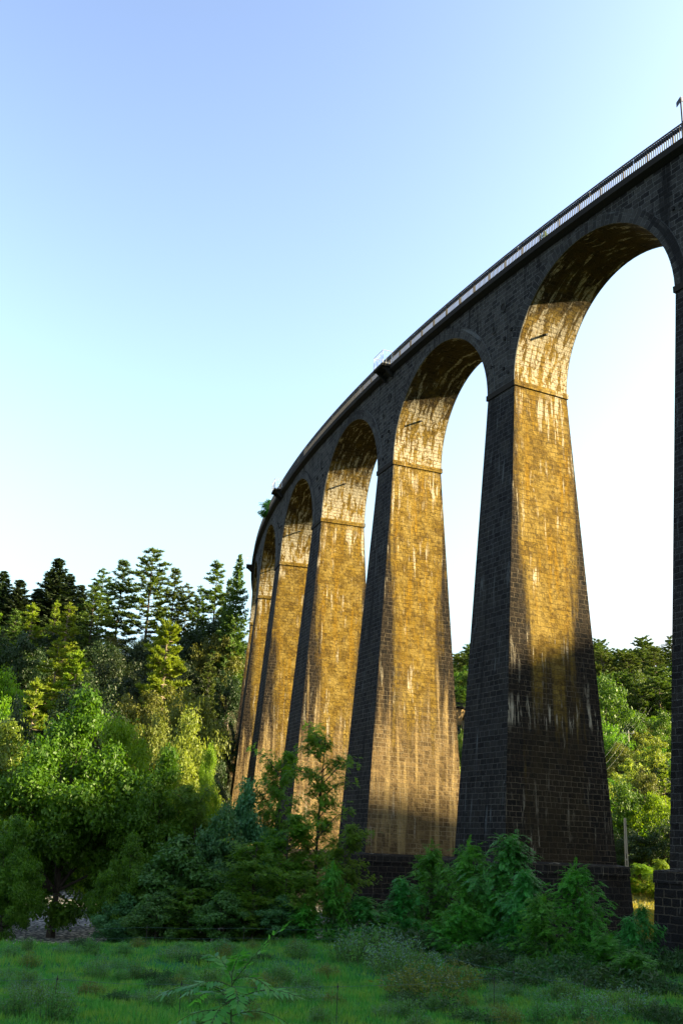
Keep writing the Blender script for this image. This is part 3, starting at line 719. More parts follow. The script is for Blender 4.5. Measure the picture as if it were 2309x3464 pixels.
PROTO = {}
def P_(key, fn, H, W):
    PROTO[key] = (fn, H, W, [None])
def proto(key):
    fn, H, W, c = PROTO[key]
    if c[0] is None: c[0] = fn()
    return c[0], H, W
B, BP = M['bark'], M['barkpale']
P_('maple', lambda: broadleaf(11, 12, 10, .9, 130, 70000, .23, M['leaf_maple'], B, .9, .28, clump=.24), 12, 10)
P_('maple2', lambda: broadleaf(12, 12, 10, .8, 120, 50000, .22, M['leaf_bright'], B, .9, .25, clump=.25), 12, 10)
P_('bay', lambda: broadleaf(13, 10, 8, .4, 120, 44000, .24, M['leaf_bay'], B, .9, .2, .3, .26, .45), 10, 8)
P_('pale', lambda: broadleaf(14, 10, 7, .8, 100, 36000, .22, M['leaf_pale'], B, 1.0, .16, .4, .28, .45), 10, 7)
P_('darkleaf', lambda: broadleaf(15, 9, 6.5, .2, 80, 24000, .32, M['leaf_dark'], B, 1.0, .12, clump=.28), 9, 6.5)
P_('blueleaf', lambda: broadleaf(16, 9, 6, .4, 90, 26000, .28, M['leaf_blue'], B, 1.0, .1, clump=.28), 9, 6)
P_('locust', lambda: feathery(17, 10, 4.6, 1.6, 44, 2100, .46, 7, .17, M['leaf_locust'], B, .5, .11, .5, .66), 10, 4.6)
P_('locust2', lambda: feathery(18, 9, 6, .6, 60, 3600, .44, 7, .18, M['leaf_locust'], B, .5, .1, .5, .62), 9, 6)
P_('oak', lambda: broadleaf(19, 10, 9, 1.0, 75, 17000, .28, M['leaf_oak'], B, .9, .2, clump=.27), 10, 9)
P_('oak2', lambda: broadleaf(20, 10, 9, 1.0, 70, 14000, .30, M['leaf_deepshade'], B, .95, .2, clump=.28), 10, 9)
P_('oak3', lambda: broadleaf(21, 10, 9, .8, 75, 18000, .27, M['leaf_bright'], B, .95, .2, clump=.28), 10, 9)
P_('pine', lambda: pine(22, 18, 8, 5.5, M['leaf_pine'], B, 13), 18, 8)
P_('pine2', lambda: pine(23, 18, 7.5, 3.5, M['leaf_pine'], B, 16, pointy=.8), 18, 7.5)
P_('pinelit', lambda: pine(24, 16, 7, 3.0, M['leaf_pinelit'], BP, 14, 34, .5, pointy=.7), 16, 7)
P_('pinelit2', lambda: pine(25, 16, 7.5, 6.2, M['leaf_pinelit'], BP, 13, 40, .5, pointy=.6, dens=1.3, tr=.26), 16, 7.5)
P_('fir', lambda: fir(26, 18, 7, 1.0, M['leaf_fir'], B, 40, 1.3), 18, 7)
P_('fir2', lambda: fir(27, 18, 6, .8, M['leaf_fir'], B, 38, 1.3), 18, 6)
P_('cedar', lambda: fir(28, 22, 8, 5.0, M['leaf_pine'], BP, 44, 1.0), 22, 8)
P_('shrub', lambda: feathery(29, 4.5, 5, .2, 54, 1150, .72, 10, .19, M['leaf_shrub'], M['twig'], .45, .05, .6), 4.5, 5)
P_('shrub2', lambda: feathery(30, 4.5, 4, .2, 46, 1000, .80, 11, .19, M['leaf_shrub2'], M['twig'], .55, .05, .7), 4.5, 4)
P_('shrublit', lambda: feathery(31, 4.5, 4.5, .2, 44, 800, .75, 9, .22, M['leaf_bright'], M['twig'], .7, .05, .6), 4.5, 4.5)
P_('umbrella', lambda: pine(32, 14, 9, 5.5, M['leaf_pine'], BP, 11, 30, .6, .06, 1.1, .42), 14, 9)
P_('hillgreen', lambda: broadleaf(33, 9, 8, .3, 60, 6500, .34, M['leaf_hill'], B, .95, .16, clump=.30), 9, 8)
P_('hillmid', lambda: broadleaf(34, 9, 8, .3, 60, 6500, .34, M['leaf_locust'], B, .95, .16, clump=.30), 9, 8)
P_('hillpale', lambda: broadleaf(35, 9, 7, .3, 60, 6500, .34, M['leaf_pale'], B, 1.0, .16, clump=.30), 9, 7)

def nmx(key): return key.startswith(('oak', 'hill', 'pale', 'dark', 'blue', 'bay'))
def plant(key, name, cat, label, x, y, H, W, rz, group=None, z=None, parts=True):
    """stands one plant of a kind on the ground, H tall and W wide"""
    (tr, cr), h0, w0 = proto(key)
    if nmx(key): W = max(W, min(W*1.25, H*w0/h0/1.3))
    r = empty(name, (x, y, ground(x, y)-.05 if z is None else z), rz); r.scale = (W/w0, W/w0, H/h0)
    tag(r, label, cat, group); link('trunk', tr, r); link('crown', cr, r)
    return r
exec_trees = []
#TREES
# azimuth seen from the viewpoint, distance, height of the top, crown width, kind, name, category, label
TREES = [
(7.4,172,11.5,11.3,'fir','fir_tree','fir','dark fir at the left end of the ridge line'),
(8.32,168,9.6,11.1,'fir2','fir_tree','fir','dark shorter fir second along the ridge, beside the end fir'),
(9.36,174,9.7,10.7,'fir','fir_tree','fir','small dark fir on the ridge just left of the tall spire'),
(10.15,170,14.4,12.7,'fir2','fir_tree','fir','tallest dark fir spire on the left part of the ridge'),
(10.9,176,13.3,10.8,'fir','fir_tree','fir','dark fir leaning against the right of the tall spire'),
(11.61,180,12.6,8.7,'fir2','fir_tree','fir','thin low dark fir in the dip of the ridge right of the spires'),
(12.7,182,16.0,7.6,'pine','pine_tree','pine','thin open pine with ragged top left of the big ridge pines'),
(13.75,172,15.6,9.1,'pine2','pine_tree','pine','dense conical ridge pine directly left of the tallest pine'),
(15.36,168,17.1,11.1,'pine','pine_tree','pine','tallest ridge pine with tiered boughs and long bare trunk'),
(16.71,172,15.0,7.9,'pine2','pine_tree','pine','slender ridge pine directly right of the tallest pine'),
(17.51,178,13.7,6.3,'pine','pine_tree','pine','short sparse ridge pine in the gap with sky behind it'),
(19.04,172,16.7,9.4,'pine2','pine_tree','pine','broad ridge pine between the sky gap and the cedar'),
(18.22,170,11.4,5.2,'pine','pine_tree','pine','low ridge pine under the left flank of the broad pine'),
(20.3,158,14.7,7.3,'cedar','cedar_tree','cedar','tall dark cedar spire touching the far end of the viaduct'),
(19.82,162,11.4,4.3,'pine2','pine_tree','pine','slim pale pine wedged against the left of the cedar'),
(8.33,152,1.2,6.0,'pine2','pine_tree','pine','dark green pine below the left end firs'),
(9.15,148,1.6,6.8,'pinelit','pine_tree','pine','sunlit pine in front of the left end firs'),
(10.37,152,3.2,4.0,'pinelit','pine_tree','pine','narrow sunlit pine top under the tall fir spire'),
(11.08,146,1.8,6.7,'pinelit','pine_tree','pine','bright pine with twin narrow top below the ridge dip'),
(12.38,155,6.6,7.8,'pine','pine_tree','pine','olive pine with bare lower trunk below the ragged ridge pine'),
(10.77,134,-5.5,7.1,'pinelit','pine_tree','pine','greyish green pine in the middle of the left slope'),
(11.82,128,-7.8,5.9,'pinelit2','pine_tree','pine','mid slope pine with slim bare trunk above the maple'),
(9.91,112,-13.9,5.4,'pinelit','pine_tree','pine','bright yellow green pine low on the slope above the maple'),
(16.62,126,-3.6,7.2,'pinelit2','pine_tree','pine','bright sunlit pine with long pale bare trunk amid oaks'),
(19.08,136,-5.8,3.6,'pine','pine_tree','pine','small layered pine among the olive oaks near the viaduct'),
(19.35,158,2.1,5.9,'oak','oak_tree','oak','tall olive oak high on the slope beside the viaduct'),
(8.24,118,-12.3,5.7,'oak3','broadleaf_tree','tree','rounded green tree at the left edge under the pines'),
(9.08,104,-16.9,4.6,'oak2','broadleaf_tree','tree','yellow green tree low at the left edge above the bay tree'),
(14.87,118,-13.7,5.2,'oak','oak_tree','oak','olive oak left of the pale bare pine trunk'),
(16.66,121,-11.9,5.6,'oak','oak_tree','oak','olive oak directly behind the pale bare pine trunk'),
(18.2,112,-13.2,6.1,'oak','oak_tree','oak','large rounded olive oak right of the pale bare trunk'),
(16.28,105,-17.4,5.1,'oak','oak_tree','oak','grey olive oak below the foot of the pale bare trunk'),
(13.94,140,-5.7,7.4,'oak2','oak_tree','oak','dark oak in the hollow right of the mid slope pine'),
(13.04,146,-3.1,7.0,'oak2','oak_tree','oak','dark oak under the olive pine on the upper slope'),
(14.81,160,-0.1,7.7,'oak2','oak_tree','oak','dark oak on the crest below the tallest pine'),
(15.65,150,-1.8,7.9,'oak2','oak_tree','oak','dark oak left of the bright pine crown'),
(17.89,165,2.9,8.0,'oak2','oak_tree','oak','dark oak on the crest under the sky gap'),
(19.3,166,5.6,7.3,'oak2','oak_tree','oak','dark oak below the broad ridge pine'),
(13.86,128,-11.0,6.7,'oak2','oak_tree','oak','dark oak behind the olive oaks, above the maple'),
(15.46,133,-8.9,6.4,'oak2','oak_tree','oak','dark oak just left of the pale bare pine trunk'),
(17.8,138,-6.6,6.7,'oak2','oak_tree','oak','dark oak right of the bright pine crown'),
(20.18,178,-2.5,4.7,'oak2','oak_tree','oak','dark oak tucked against the farthest lit pier'),
(19.23,118,-16.2,3.6,'oak2','oak_tree','oak','dark oak beneath the large rounded olive oak'),
(13.53,112,-15.7,5.9,'oak2','oak_tree','oak','dark oak directly above the left of the maple crown'),
(8.94,142,-3.6,7.5,'oak2','oak_tree','oak','dark oak in the shade under the left pines'),
(10.28,150,-1.1,7.2,'oak2','oak_tree','oak','dark oak under the narrow sunlit pine top'),
(11.9,160,1.2,7.0,'oak2','oak_tree','oak','dark oak below the dip of the ridge'),
(7.79,160,0.1,7.0,'oak2','oak_tree','oak','dark oak at the left edge below the end fir'),
(20.26,178,4.4,5.5,'oak2','oak_tree','oak','dark oak under the cedar beside the viaduct'),
(12.55,124,-11.1,6.0,'oak2','oak_tree','oak','dark oak at the foot of the slim bare pine trunk'),
(20.03,150,-5.5,4.6,'oak2','oak_tree','oak','dark oak left of the farthest piers, upper one of two'),
(19.96,128,-15.5,4.2,'oak2','oak_tree','oak','dark oak left of the farthest piers, lower one of two'),
(19.96,100,-22.6,3.1,'oak2','oak_tree','oak','dark oak at the foot of the farthest piers'),
(20.08,178,6.7,4.7,'oak2','oak_tree','oak','dark oak in the notch between cedar trunk and viaduct'),
(12.21,62,-22.5,9.0,'maple','maple_tree','maple','big dark green maple with thick trunk at the meadow edge'),
(14.68,68,-22.2,6.0,'maple2','maple_tree','maple','sunlit yellow green tree at the right shoulder of the big maple'),
(8.33,66,-22.6,5.8,'bay','broadleaf_tree','tree','tall tree with pale yellow long leaves at the left edge'),
(9.77,55,-29.2,3.6,'maple','broadleaf_tree','tree','low shaded tree in front of the pale leaved left edge tree'),
(18.18,76,-21.7,4.3,'pale','broadleaf_tree','tree','pale green sunlit tree behind the dark thicket'),
(19.45,72,-23.2,2.2,'maple2','broadleaf_tree','tree','narrow bright green tree at the right of the pale tree'),
(17.02,60,-25.4,5.8,'maple','broadleaf_tree','tree','dark green tree filling the gap right of the big maple'),
(15.94,54,-29.7,3.3,'maple','broadleaf_tree','tree','dark low tree under the right side of the big maple'),
(18.98,58,-26.5,3.6,'locust2','broadleaf_tree','tree','slender dark tree in the middle of the thicket'),
(21.73,59,-26.3,2.6,'blueleaf','broadleaf_tree','tree','bluish green tree at the left of the locust group'),
(20.49,56,-27.8,2.9,'blueleaf','broadleaf_tree','tree','bluish low tree in the shade in front of the far piers'),
(23.47,60,-24.2,4.0,'locust2','locust_tree','locust','bushy locust with yellow green top left of the slim locust'),
(25.57,56,-23.2,3.7,'locust','locust_tree','locust','slim feathery locust with straight dark trunk before the lit piers'),
(24.03,54,-27.9,3.6,'locust2','broadleaf_tree','tree','dense shaded locust under the bushy locust'),
(22.35,52,-29.3,3.4,'locust2','broadleaf_tree','tree','dark thicket tree low in the centre of the tree line'),
(18.42,54,-29.4,4.5,'darkleaf','broadleaf_tree','tree','dark thicket tree low beside the river gap'),
(27.11,52,-28.3,2.7,'locust2','locust_tree','locust','bright low locust right of the slim locust trunk'),
(26.62,50,-30.3,2.0,'shrub','shrub','shrub','leafy shrub at the foot of the slim locust'),
(25.01,50,-30.5,2.2,'locust2','locust_tree','locust','low shaded locust left of the slim locust trunk'),
(15.76,53,-32.0,2.6,'blueleaf','bush','bush','low bluish bush on the river bank right of the big maple trunk'),
(17.42,51,-31.8,2.5,'darkleaf','bush','bush','low dark bush on the bank, second right of the maple trunk'),
(19.09,51,-31.5,2.5,'locust2','bush','bush','low bush on the bank in front of the slender dark tree'),
(20.82,50,-31.6,2.4,'darkleaf','bush','bush','low dark bush on the bank under the bluish low tree'),
(22.43,50,-31.7,2.2,'locust2','bush','bush','low feathery bush at the meadow edge left of centre'),
(23.93,50,-31.7,2.2,'blueleaf','bush','bush','low bush at the meadow edge left of the slim locust'),
(25.21,49,-32.0,1.7,'shrub','bush','bush','small leafy bush touching the slim locust trunk on its left'),
(28.19,50,-31.6,2.4,'shrub2','bush','bush','leafy bush at the meadow edge right of the slim locust'),
(31.6,55,-29.4,3.4,'shrub','shrub','shrub','tall shrub before the plinth of the second pier from the right'),
(30.35,52,-30.8,2.5,'shrub2','shrub','shrub','lower arching shrub at the left of the second pier plinth'),
(35.75,50,-28.7,3.7,'shrub2','shrub','shrub','tallest arching shrub in front of the shaded pier'),
(33.91,51,-29.2,3.4,'shrub','shrub','shrub','dense shrub at the left corner of the shaded pier'),
(36.52,47,-30.1,2.5,'shrub2','shrub','shrub','dark shrub directly below the tallest arching shrub'),
(39.32,46,-29.9,3.0,'shrub','shrub','shrub','feathery shrub before the right half of the shaded pier plinth'),
(37.62,44,-31.0,2.5,'shrub','shrub','shrub','spreading shrub with layered leaves in the middle foreground'),
(33.35,46,-31.5,2.8,'shrub','shrub','shrub','low dark shrub between the two near piers'),
(42.52,46,-31.2,1.4,'shrub2','sapling','sapling','spindly dark sapling against the sunlit strip of grass'),
(41.85,45,-31.6,1.4,'shrub2','sapling','sapling','short dark sapling at the right corner of the shaded pier'),
(40.85,43,-32.2,2.1,'shrub','shrub','shrub','low shrub at the right end of the shaded plinth'),
(42.09,40,-32.5,2.3,'shrub','shrub','shrub','low dark shrub in front of the saplings'),
(29.03,50,-32.7,2.6,'shrub','shrub','shrub','dark shrub at the left foot of the second pier'),
(42.51,119,-29.8,4.7,'shrublit','shrub','shrub','bright sunlit shrub at the edge of the sunlit grass'),
(43.48,117,-29.3,3.6,'shrublit','shrub','shrub','bright yellow green shrub touching the right edge pier'),
(41.71,120,-31.5,3.2,'shrublit','shrub','shrub','small bright shrub behind the concrete pole'),
(43.34,130,-21.7,6.8,'oak3','broadleaf_tree','tree','broad olive yellow tree behind the bright shrubs'),
(41.81,130,-20.8,5.1,'hillgreen','broadleaf_tree','tree','bright green tree right of the shaded pier edge'),
(42.15,125,-26.1,6.0,'oak2','broadleaf_tree','tree','dark tree in shade behind the concrete pole'),
(44.13,125,-24.8,6.0,'oak2','broadleaf_tree','tree','dark tree behind the right edge pier'),
(33.26,205,-7.6,3.6,'hillgreen','broadleaf_tree','tree','bright green tree below the far small arch'),
(33.12,180,-14.3,4.0,'hillpale','broadleaf_tree','tree','pale tree in the slot between the two near piers'),
(33.2,160,-18.9,4.2,'oak3','broadleaf_tree','tree','lowest green tree in the slot between the two near piers'),
(42.69,215,-1.5,8.5,'hillgreen','broadleaf_tree','tree','rounded green tree beside the lower power pole'),
(41.13,205,3.9,9.9,'hillgreen','broadleaf_tree','tree','large bright green tree beside the shaded pier on the slope'),
(42.8,232,9.5,7.1,'hillgreen','broadleaf_tree','tree','small umbrella shaped green tree under the slope pines'),
(43.49,180,-9.6,5.5,'hillpale','broadleaf_tree','tree','yellow green tree right of the lower power pole'),
(42.32,165,-14.6,5.1,'hillpale','broadleaf_tree','tree','pale grey green tree below the lower power pole'),
(41.39,160,-17.0,4.9,'hillpale','broadleaf_tree','tree','olive grey tree low on the slope beside the shaded pier'),
(42.97,150,-16.8,4.0,'oak','oak_tree','oak','rounded olive oak low on the right slope'),
(43.9,150,-16.4,4.0,'pinelit','pine_tree','pine','small light pine against the right edge pier'),
(41.27,190,-5.9,6.7,'hillmid','broadleaf_tree','tree','mid green tree on the slope left of the lower power pole'),
(43.99,200,-3.4,6.1,'hillgreen','broadleaf_tree','tree','bright tree on the slope against the right edge pier'),
]
rnd = random.Random(77)
for az, d, zt, wd, key, nm, cat, lab in TREES:
    x, y = polar(az, d); g = ground(x, y)
    plant(key, nm, cat, lab, x, y, max(1.2, zt-g), wd, rnd.random()*6.28, 'trees on the left slope' if d > 99 and az < 23 else 'trees on the valley floor' if az < 30 and d < 99 else 'shrubs around the piers' if d < 60 else 'trees beyond the piers')
def fill(n, az0, az1, d0, d1, keys, h0, h1, nm, cat, label, group, seed, wr=.85, mind=4.0):
    r = random.Random(seed); done = []
    for _ in range(n*30):
        if len(done) >= n: break
        az = r.uniform(az0, az1); d = r.uniform(d0, d1); x, y = polar(az, d)
        if any((x-a)**2+(y-b)**2 < mind**2 for a, b in done): continue
        rr = math.hypot(x, y)
        if VR-VW-6 < rr < VR+6: continue
        done.append((x, y)); H = r.uniform(h0, h1); kf = r.choice(keys)
        plant(kf, nm, cat, label, x, y, H, H*wr*r.uniform(.85, 1.15), r.random()*6.28, group)
fill(36, 6.5, 18.6, 104, 172, ['oak2', 'oak2', 'oak', 'oak3'], 4.5, 7.5, 'broadleaf_tree', 'tree', 'small broadleaf tree filling the dark understorey of the left wooded slope', 'understorey of the left slope', 1, .95, 5)
fill(26, -5, 6.3, 106, 180, ['oak2', 'oak', 'pine2', 'oak3'], 6, 12, 'broadleaf_tree', 'tree', 'one of the trees carrying the wooded slope on beyond the left frame edge', 'trees past the left edge', 21, .8, 6)
fill(16, 20.4, 24, 188, 260, ['oak2', 'oak'], 8, 12, 'broadleaf_tree', 'tree', 'one of the dark trees showing behind the farthest visible piers', 'trees behind the far piers', 12, .9, 5)
fill(110, 38, 47, 128, 240, ['hillgreen', 'hillmid', 'hillmid', 'hillpale', 'oak3', 'oak', 'oak2', 'hillmid'], 4.2, 7.6, 'broadleaf_tree', 'tree', 'one of the sunlit broadleaf trees covering the slope behind the right arch', 'broadleaf trees on the right slope', 2, .95, 3.6)
fill(84, 37.5, 47, 222, 338, ['umbrella', 'umbrella', 'pine', 'umbrella'], 8.5, 13.5, 'pine_tree', 'pine', 'one of the pines crowding the top of the slope behind the right arch', 'pines on the right slope', 3, .68, 3.8)
fill(22, 38, 47, 225, 330, ['hillmid', 'oak', 'oak2', 'hillgreen'], 4, 6.5, 'broadleaf_tree', 'tree', 'one of the broadleaf trees growing under the pines of the right slope', 'broadleaf trees under the pines', 9, 1.0, 4.5)
fill(26, 31, 36.5, 150, 275, ['hillgreen', 'hillmid', 'hillpale', 'oak3'], 5, 7, 'broadleaf_tree', 'tree', 'one of the green trees below the far small arches of the viaduct', 'trees below the far arches', 4, .95, 4.5)
fill(22, 32.2, 34.4, 345, 460, ['pine2', 'umbrella', 'hillmid'], 13, 17, 'pine_tree', 'pine', 'one of the trees crowding the distant slot between the two near piers', 'trees in the slot between the near piers', 16, .75, 3.5)
fill(70, 30.8, 37, 345, 500, ['pine2', 'pine', 'umbrella'], 11, 15, 'pine_tree', 'pine', 'one of the hazy blue green pines on the distant hill between the piers', 'pines on the distant hill', 6, .6, 4.5)
# ------------------------------------------------------------------ meadow plants
def weed(seed, W, H, n, ls, mat, bl):
    rng = np.random.default_rng(seed); rn = random.Random(seed); VV = []; mb = MB(); BV = []
    for i in range(n):
        a = rn.random()*6.28; r = rn.random()**.6; bx, by = math.cos(a)*r*W*.38, math.sin(a)*r*W*.38
        h = H*(1-.55*r*r)*rn.uniform(.6, 1.1); lean = Vector((bx*.45+rn.gauss(0, .04), by*.45+rn.gauss(0, .04), h))
        p0 = Vector((bx, by, -.05)); p1 = p0+lean
        mb.tube([p0, p0.lerp(p1, .5)+Vector((0, 0, .02)), p1], [.006, .005, .003], 3)
        m_ = int(22*h/H); t = rng.random(m_); C = np.array(p0)+np.outer(t, np.array(lean))+rng.normal(size=(m_, 3))*.05
        T = unit(m_, rng); T[:, 2] = np.abs(T[:, 2])*.6+.15; T /= np.linalg.norm(T, axis=1, keepdims=True); _, B_ = rot_to(T, rng)
        L = ls*(.6+.8*rng.random(m_)); V, _ = rhomb(C+T*L[:, None]*.4, T, B_, L, L*.34); VV.append(V)
        if bl:
            q = bl; d = np.array(p1)+rng.normal(size=(q, 3))*np.array([.05, .05, .06]); T = unit(q, rng); _, B_ = rot_to(T, rng)
            V, _ = rhomb(d, T, B_, np.full(q, .026), np.full(q, .022)); BV.append(V)
    V = np.concatenate(VV); parts = [('stems', mb.mesh('stems', M['twig'])), ('leaves', np_mesh('leaves', V, np.arange(len(V)).reshape(-1, 4), mat))]
    if bl: V = np.concatenate(BV); parts.append(('blossom', np_mesh('blossom', V, np.arange(len(V)).reshape(-1, 4), M['blossom'])))
    return parts
WEED = {'pale': weed(41, 1.5, .8, 90, .085, M['leaf_weed'], 8), 'tall': weed(42, 1.2, .9, 80, .10, M['leaf_weed'], 3), 'low': weed(43, 1.6, .55, 130, .10, M['leaf_bramble'], 0), 'yellow': weed(44, 1.5, .8, 100, .09, M['leaf_yellowweed'], 2)}
WEEDS = [
(12.07,30.0,1.55,0.75,'pale','weed_clump','pale flowering weed clump at the left edge of the meadow'),
(12.89,27.6,1.31,0.7,'tall','weed_clump','leafy weed clump in the left bottom corner'),
(10.88,28.6,1.11,0.6,'tall','weed_clump','dark green weed clump touching the left frame edge'),
(14.71,35.8,0.85,0.75,'pale','weed_clump','small pale weed clump beside the bare soil patch'),
(18.27,35.6,0.92,0.5,'low','bramble','round dark bramble right of a twin bramble'),
(17.46,35.6,0.92,0.5,'low','bramble','round dark bramble left of a twin bramble'),
(16.66,35.7,0.92,0.55,'tall','weed_clump','thin weed clump left of the twin brambles'),
(19.16,35.3,0.91,0.5,'tall','weed_clump','weed clump left of the foreground sapling'),
(15.85,42.3,1.09,0.45,'tall','weed_clump','low weeds near the far left of the meadow'),
(18.51,41.3,1.24,0.5,'pale','weed_clump','whitish low weeds at the middle of the far meadow'),
(20.73,42.5,1.46,0.5,'tall','weed_clump','low weeds before the dark thicket'),
(25.01,42.9,1.66,0.6,'tall','weed_clump','leafy weeds at the foot of the slim locust'),
(23.94,36.6,1.26,0.6,'tall','weed_clump','weeds right behind the foreground sapling'),
(25.35,31.9,1.24,0.5,'pale','weed_clump','pale weeds right of the foreground sapling'),
(28.87,41.1,2.65,1.5,'pale','weed_clump','large pale flowering weed mass left of the shrubs'),
(30.35,38.8,2.50,1.3,'pale','weed_clump','second pale weed mass below the second pier'),
(27.51,42.1,2.17,1.1,'tall','weed_clump','tall green weeds left of the pale weed mass'),
(31.37,34.6,2.53,1.0,'yellow','weed_clump','yellowish seeding weeds in the middle foreground'),
(33.14,36.7,1.89,0.9,'yellow','weed_clump','yellow green weeds right of the seeding weeds'),
(32.05,31.6,1.77,0.6,'low','bramble','dark bramble mound in the middle foreground'),
(33.81,30.0,1.29,0.5,'low','bramble','dark bramble mound at the bottom middle edge'),
(36.01,38.8,2.50,0.9,'low','bramble','dark bramble mat below the arching shrubs'),
(34.25,43.0,2.78,1.2,'low','bramble','bramble thicket before the low shrub between the piers'),
(38.39,35.2,1.66,0.8,'tall','weed_clump','green weeds right of the grassy bay'),
(39.43,32.3,1.94,0.7,'pale','weed_clump','whitish weeds low in the right foreground'),
(37.29,30.8,1.19,0.6,'tall','weed_clump','weeds at the bottom edge right of the grassy bay'),
(41.34,34.2,2.06,0.8,'pale','weed_clump','pale weeds near the bottom right corner'),
(43.19,33.1,1.71,0.8,'low','bramble','dark bramble in the bottom right corner'),
(42.83,38.6,2.65,1.1,'low','bramble','dark bramble heap at the right edge'),
(40.75,39.5,2.72,1.1,'low','bramble','dark bramble heap below the low shrub'),
(38.63,41.2,2.66,1.2,'low','bramble','dark bramble heap before the feathery shrub'),
(43.71,45.5,2.54,1.4,'low','bramble','tall dark bramble against the right edge pier'),
(31.11,46.8,3.42,1.4,'low','bramble','dark undergrowth before the second pier plinth'),
(29.3,47.0,2.63,1.2,'low','bramble','dark undergrowth left of the second pier plinth'),
(42.25,44.5,2.88,1.5,'low','bramble','dark undergrowth beneath the saplings'),
(36.46,45.6,3.34,1.5,'low','bramble','dark undergrowth under the tallest arching shrub'),
(39.72,45.6,3.34,1.4,'low','bramble','dark undergrowth under the shaded plinth'),
]
rq = random.Random(31)
for i in range(80):
    WEEDS.append((rq.uniform(9.5, 40), rq.uniform(27, 46)**1.0, rq.uniform(.5, 1.2), rq.uniform(.25, .6), rq.choice(['low', 'tall', 'tall', 'pale', 'yellow']), 'weed_tuft', 'one of the small scattered weed tufts standing in the meadow grass'))
for az, d, wd, hh, kd, nm, lab in WEEDS:
    x, y = polar(az, d); r = empty(nm, (x, y, ground(x, y)), rnd.random()*6.28); sc = wd/1.45
    r.scale = (sc, sc, hh/.75); tag(r, lab, 'bramble' if nm == 'bramble' else 'weed', 'small weed tufts in the meadow' if nm == 'weed_tuft' else 'weeds and brambles on the meadow')
    for pn, me in WEED[kd]: link(pn, me, r)
# grass of the meadow: blades, nobody could count them
def build_grass():
    rng = np.random.default_rng(3); n = 21000
    az = np.radians(rng.uniform(7.5, 47, n)); d = np.sqrt(rng.uniform(24.5**2, 54**2, n)); d = np.where(rng.random(n) < .35, rng.uniform(24.5, 38, n), d)
    x = CAM.x+d*np.sin(az); y = CAM.y+d*np.cos(az); keep = np.array([mnoise.noise((a*.22, b*.22, 5)) > -.55 for a, b in zip(x, y)])
    # the bare patch of soil stays bare
    bx, by = polar(*SOIL); keep &= ((x-bx)**2/1.2+(y-by)**2/.7) > 1.0
    x, y = x[keep], y[keep]; z = np.array([ground(a, b) for a, b in zip(x, y)]); tall = np.array([max(0, mnoise.noise((a*.35, b*.35, 9))) for a, b in zip(x, y)])
    VV = []
    for q in range(7):
        m_ = len(x); h = (.08+.16*rng.random(m_)+.55*tall*rng.random(m_)); px = x+rng.normal(size=m_)*.13; py = y+rng.normal(size=m_)*.13
        C = np.stack([px, py, z-.02], 1); T = np.stack([rng.normal(size=m_)*.4, rng.normal(size=m_)*.35, np.ones(m_)], 1); T /= np.linalg.norm(T, axis=1, keepdims=True)
        a = rng.random(m_)*6.28; B_ = np.stack([np.cos(a), np.sin(a), np.zeros(m_)], 1)
        V, _ = rhomb(C+T*h[:, None]*.5, T, B_, h, .016+.022*rng.random(m_)); VV.append(V)
    V = np.concatenate(VV); tag(link('meadow_grass', np_mesh('meadow_grass', V, np.arange(len(V)).reshape(-1, 4), M['grass'])), kind='stuff')
    # dry sunlit grass behind the near arch
    n = 5200; az = np.radians(rng.uniform(40.5, 46, n)); d = rng.uniform(70, 124, n); x = CAM.x+d*np.sin(az); y = CAM.y+d*np.cos(az); z = np.array([ground(a, b) for a, b in zip(x, y)])
    VV = []
    for q in range(4):
        h = .12+.3*rng.random(n); C = np.stack([x+rng.normal(size=n)*.2, y+rng.normal(size=n)*.2, z-.02], 1); T = np.stack([rng.normal(size=n)*.3, rng.normal(size=n)*.3, np.ones(n)], 1); T /= np.linalg.norm(T, axis=1, keepdims=True)
        a = rng.random(n)*6.28; B_ = np.stack([np.cos(a), np.sin(a), np.zeros(n)], 1); V, _ = rhomb(C+T*h[:, None]*.5, T, B_, h, np.full(n, .07)); VV.append(V)
    V = np.concatenate(VV); tag(link('dry_grass', np_mesh('dry_grass', V, np.arange(len(V)).reshape(-1, 4), M['straw'])), kind='stuff')
SOIL = (15.9, 38.5)
build_grass()
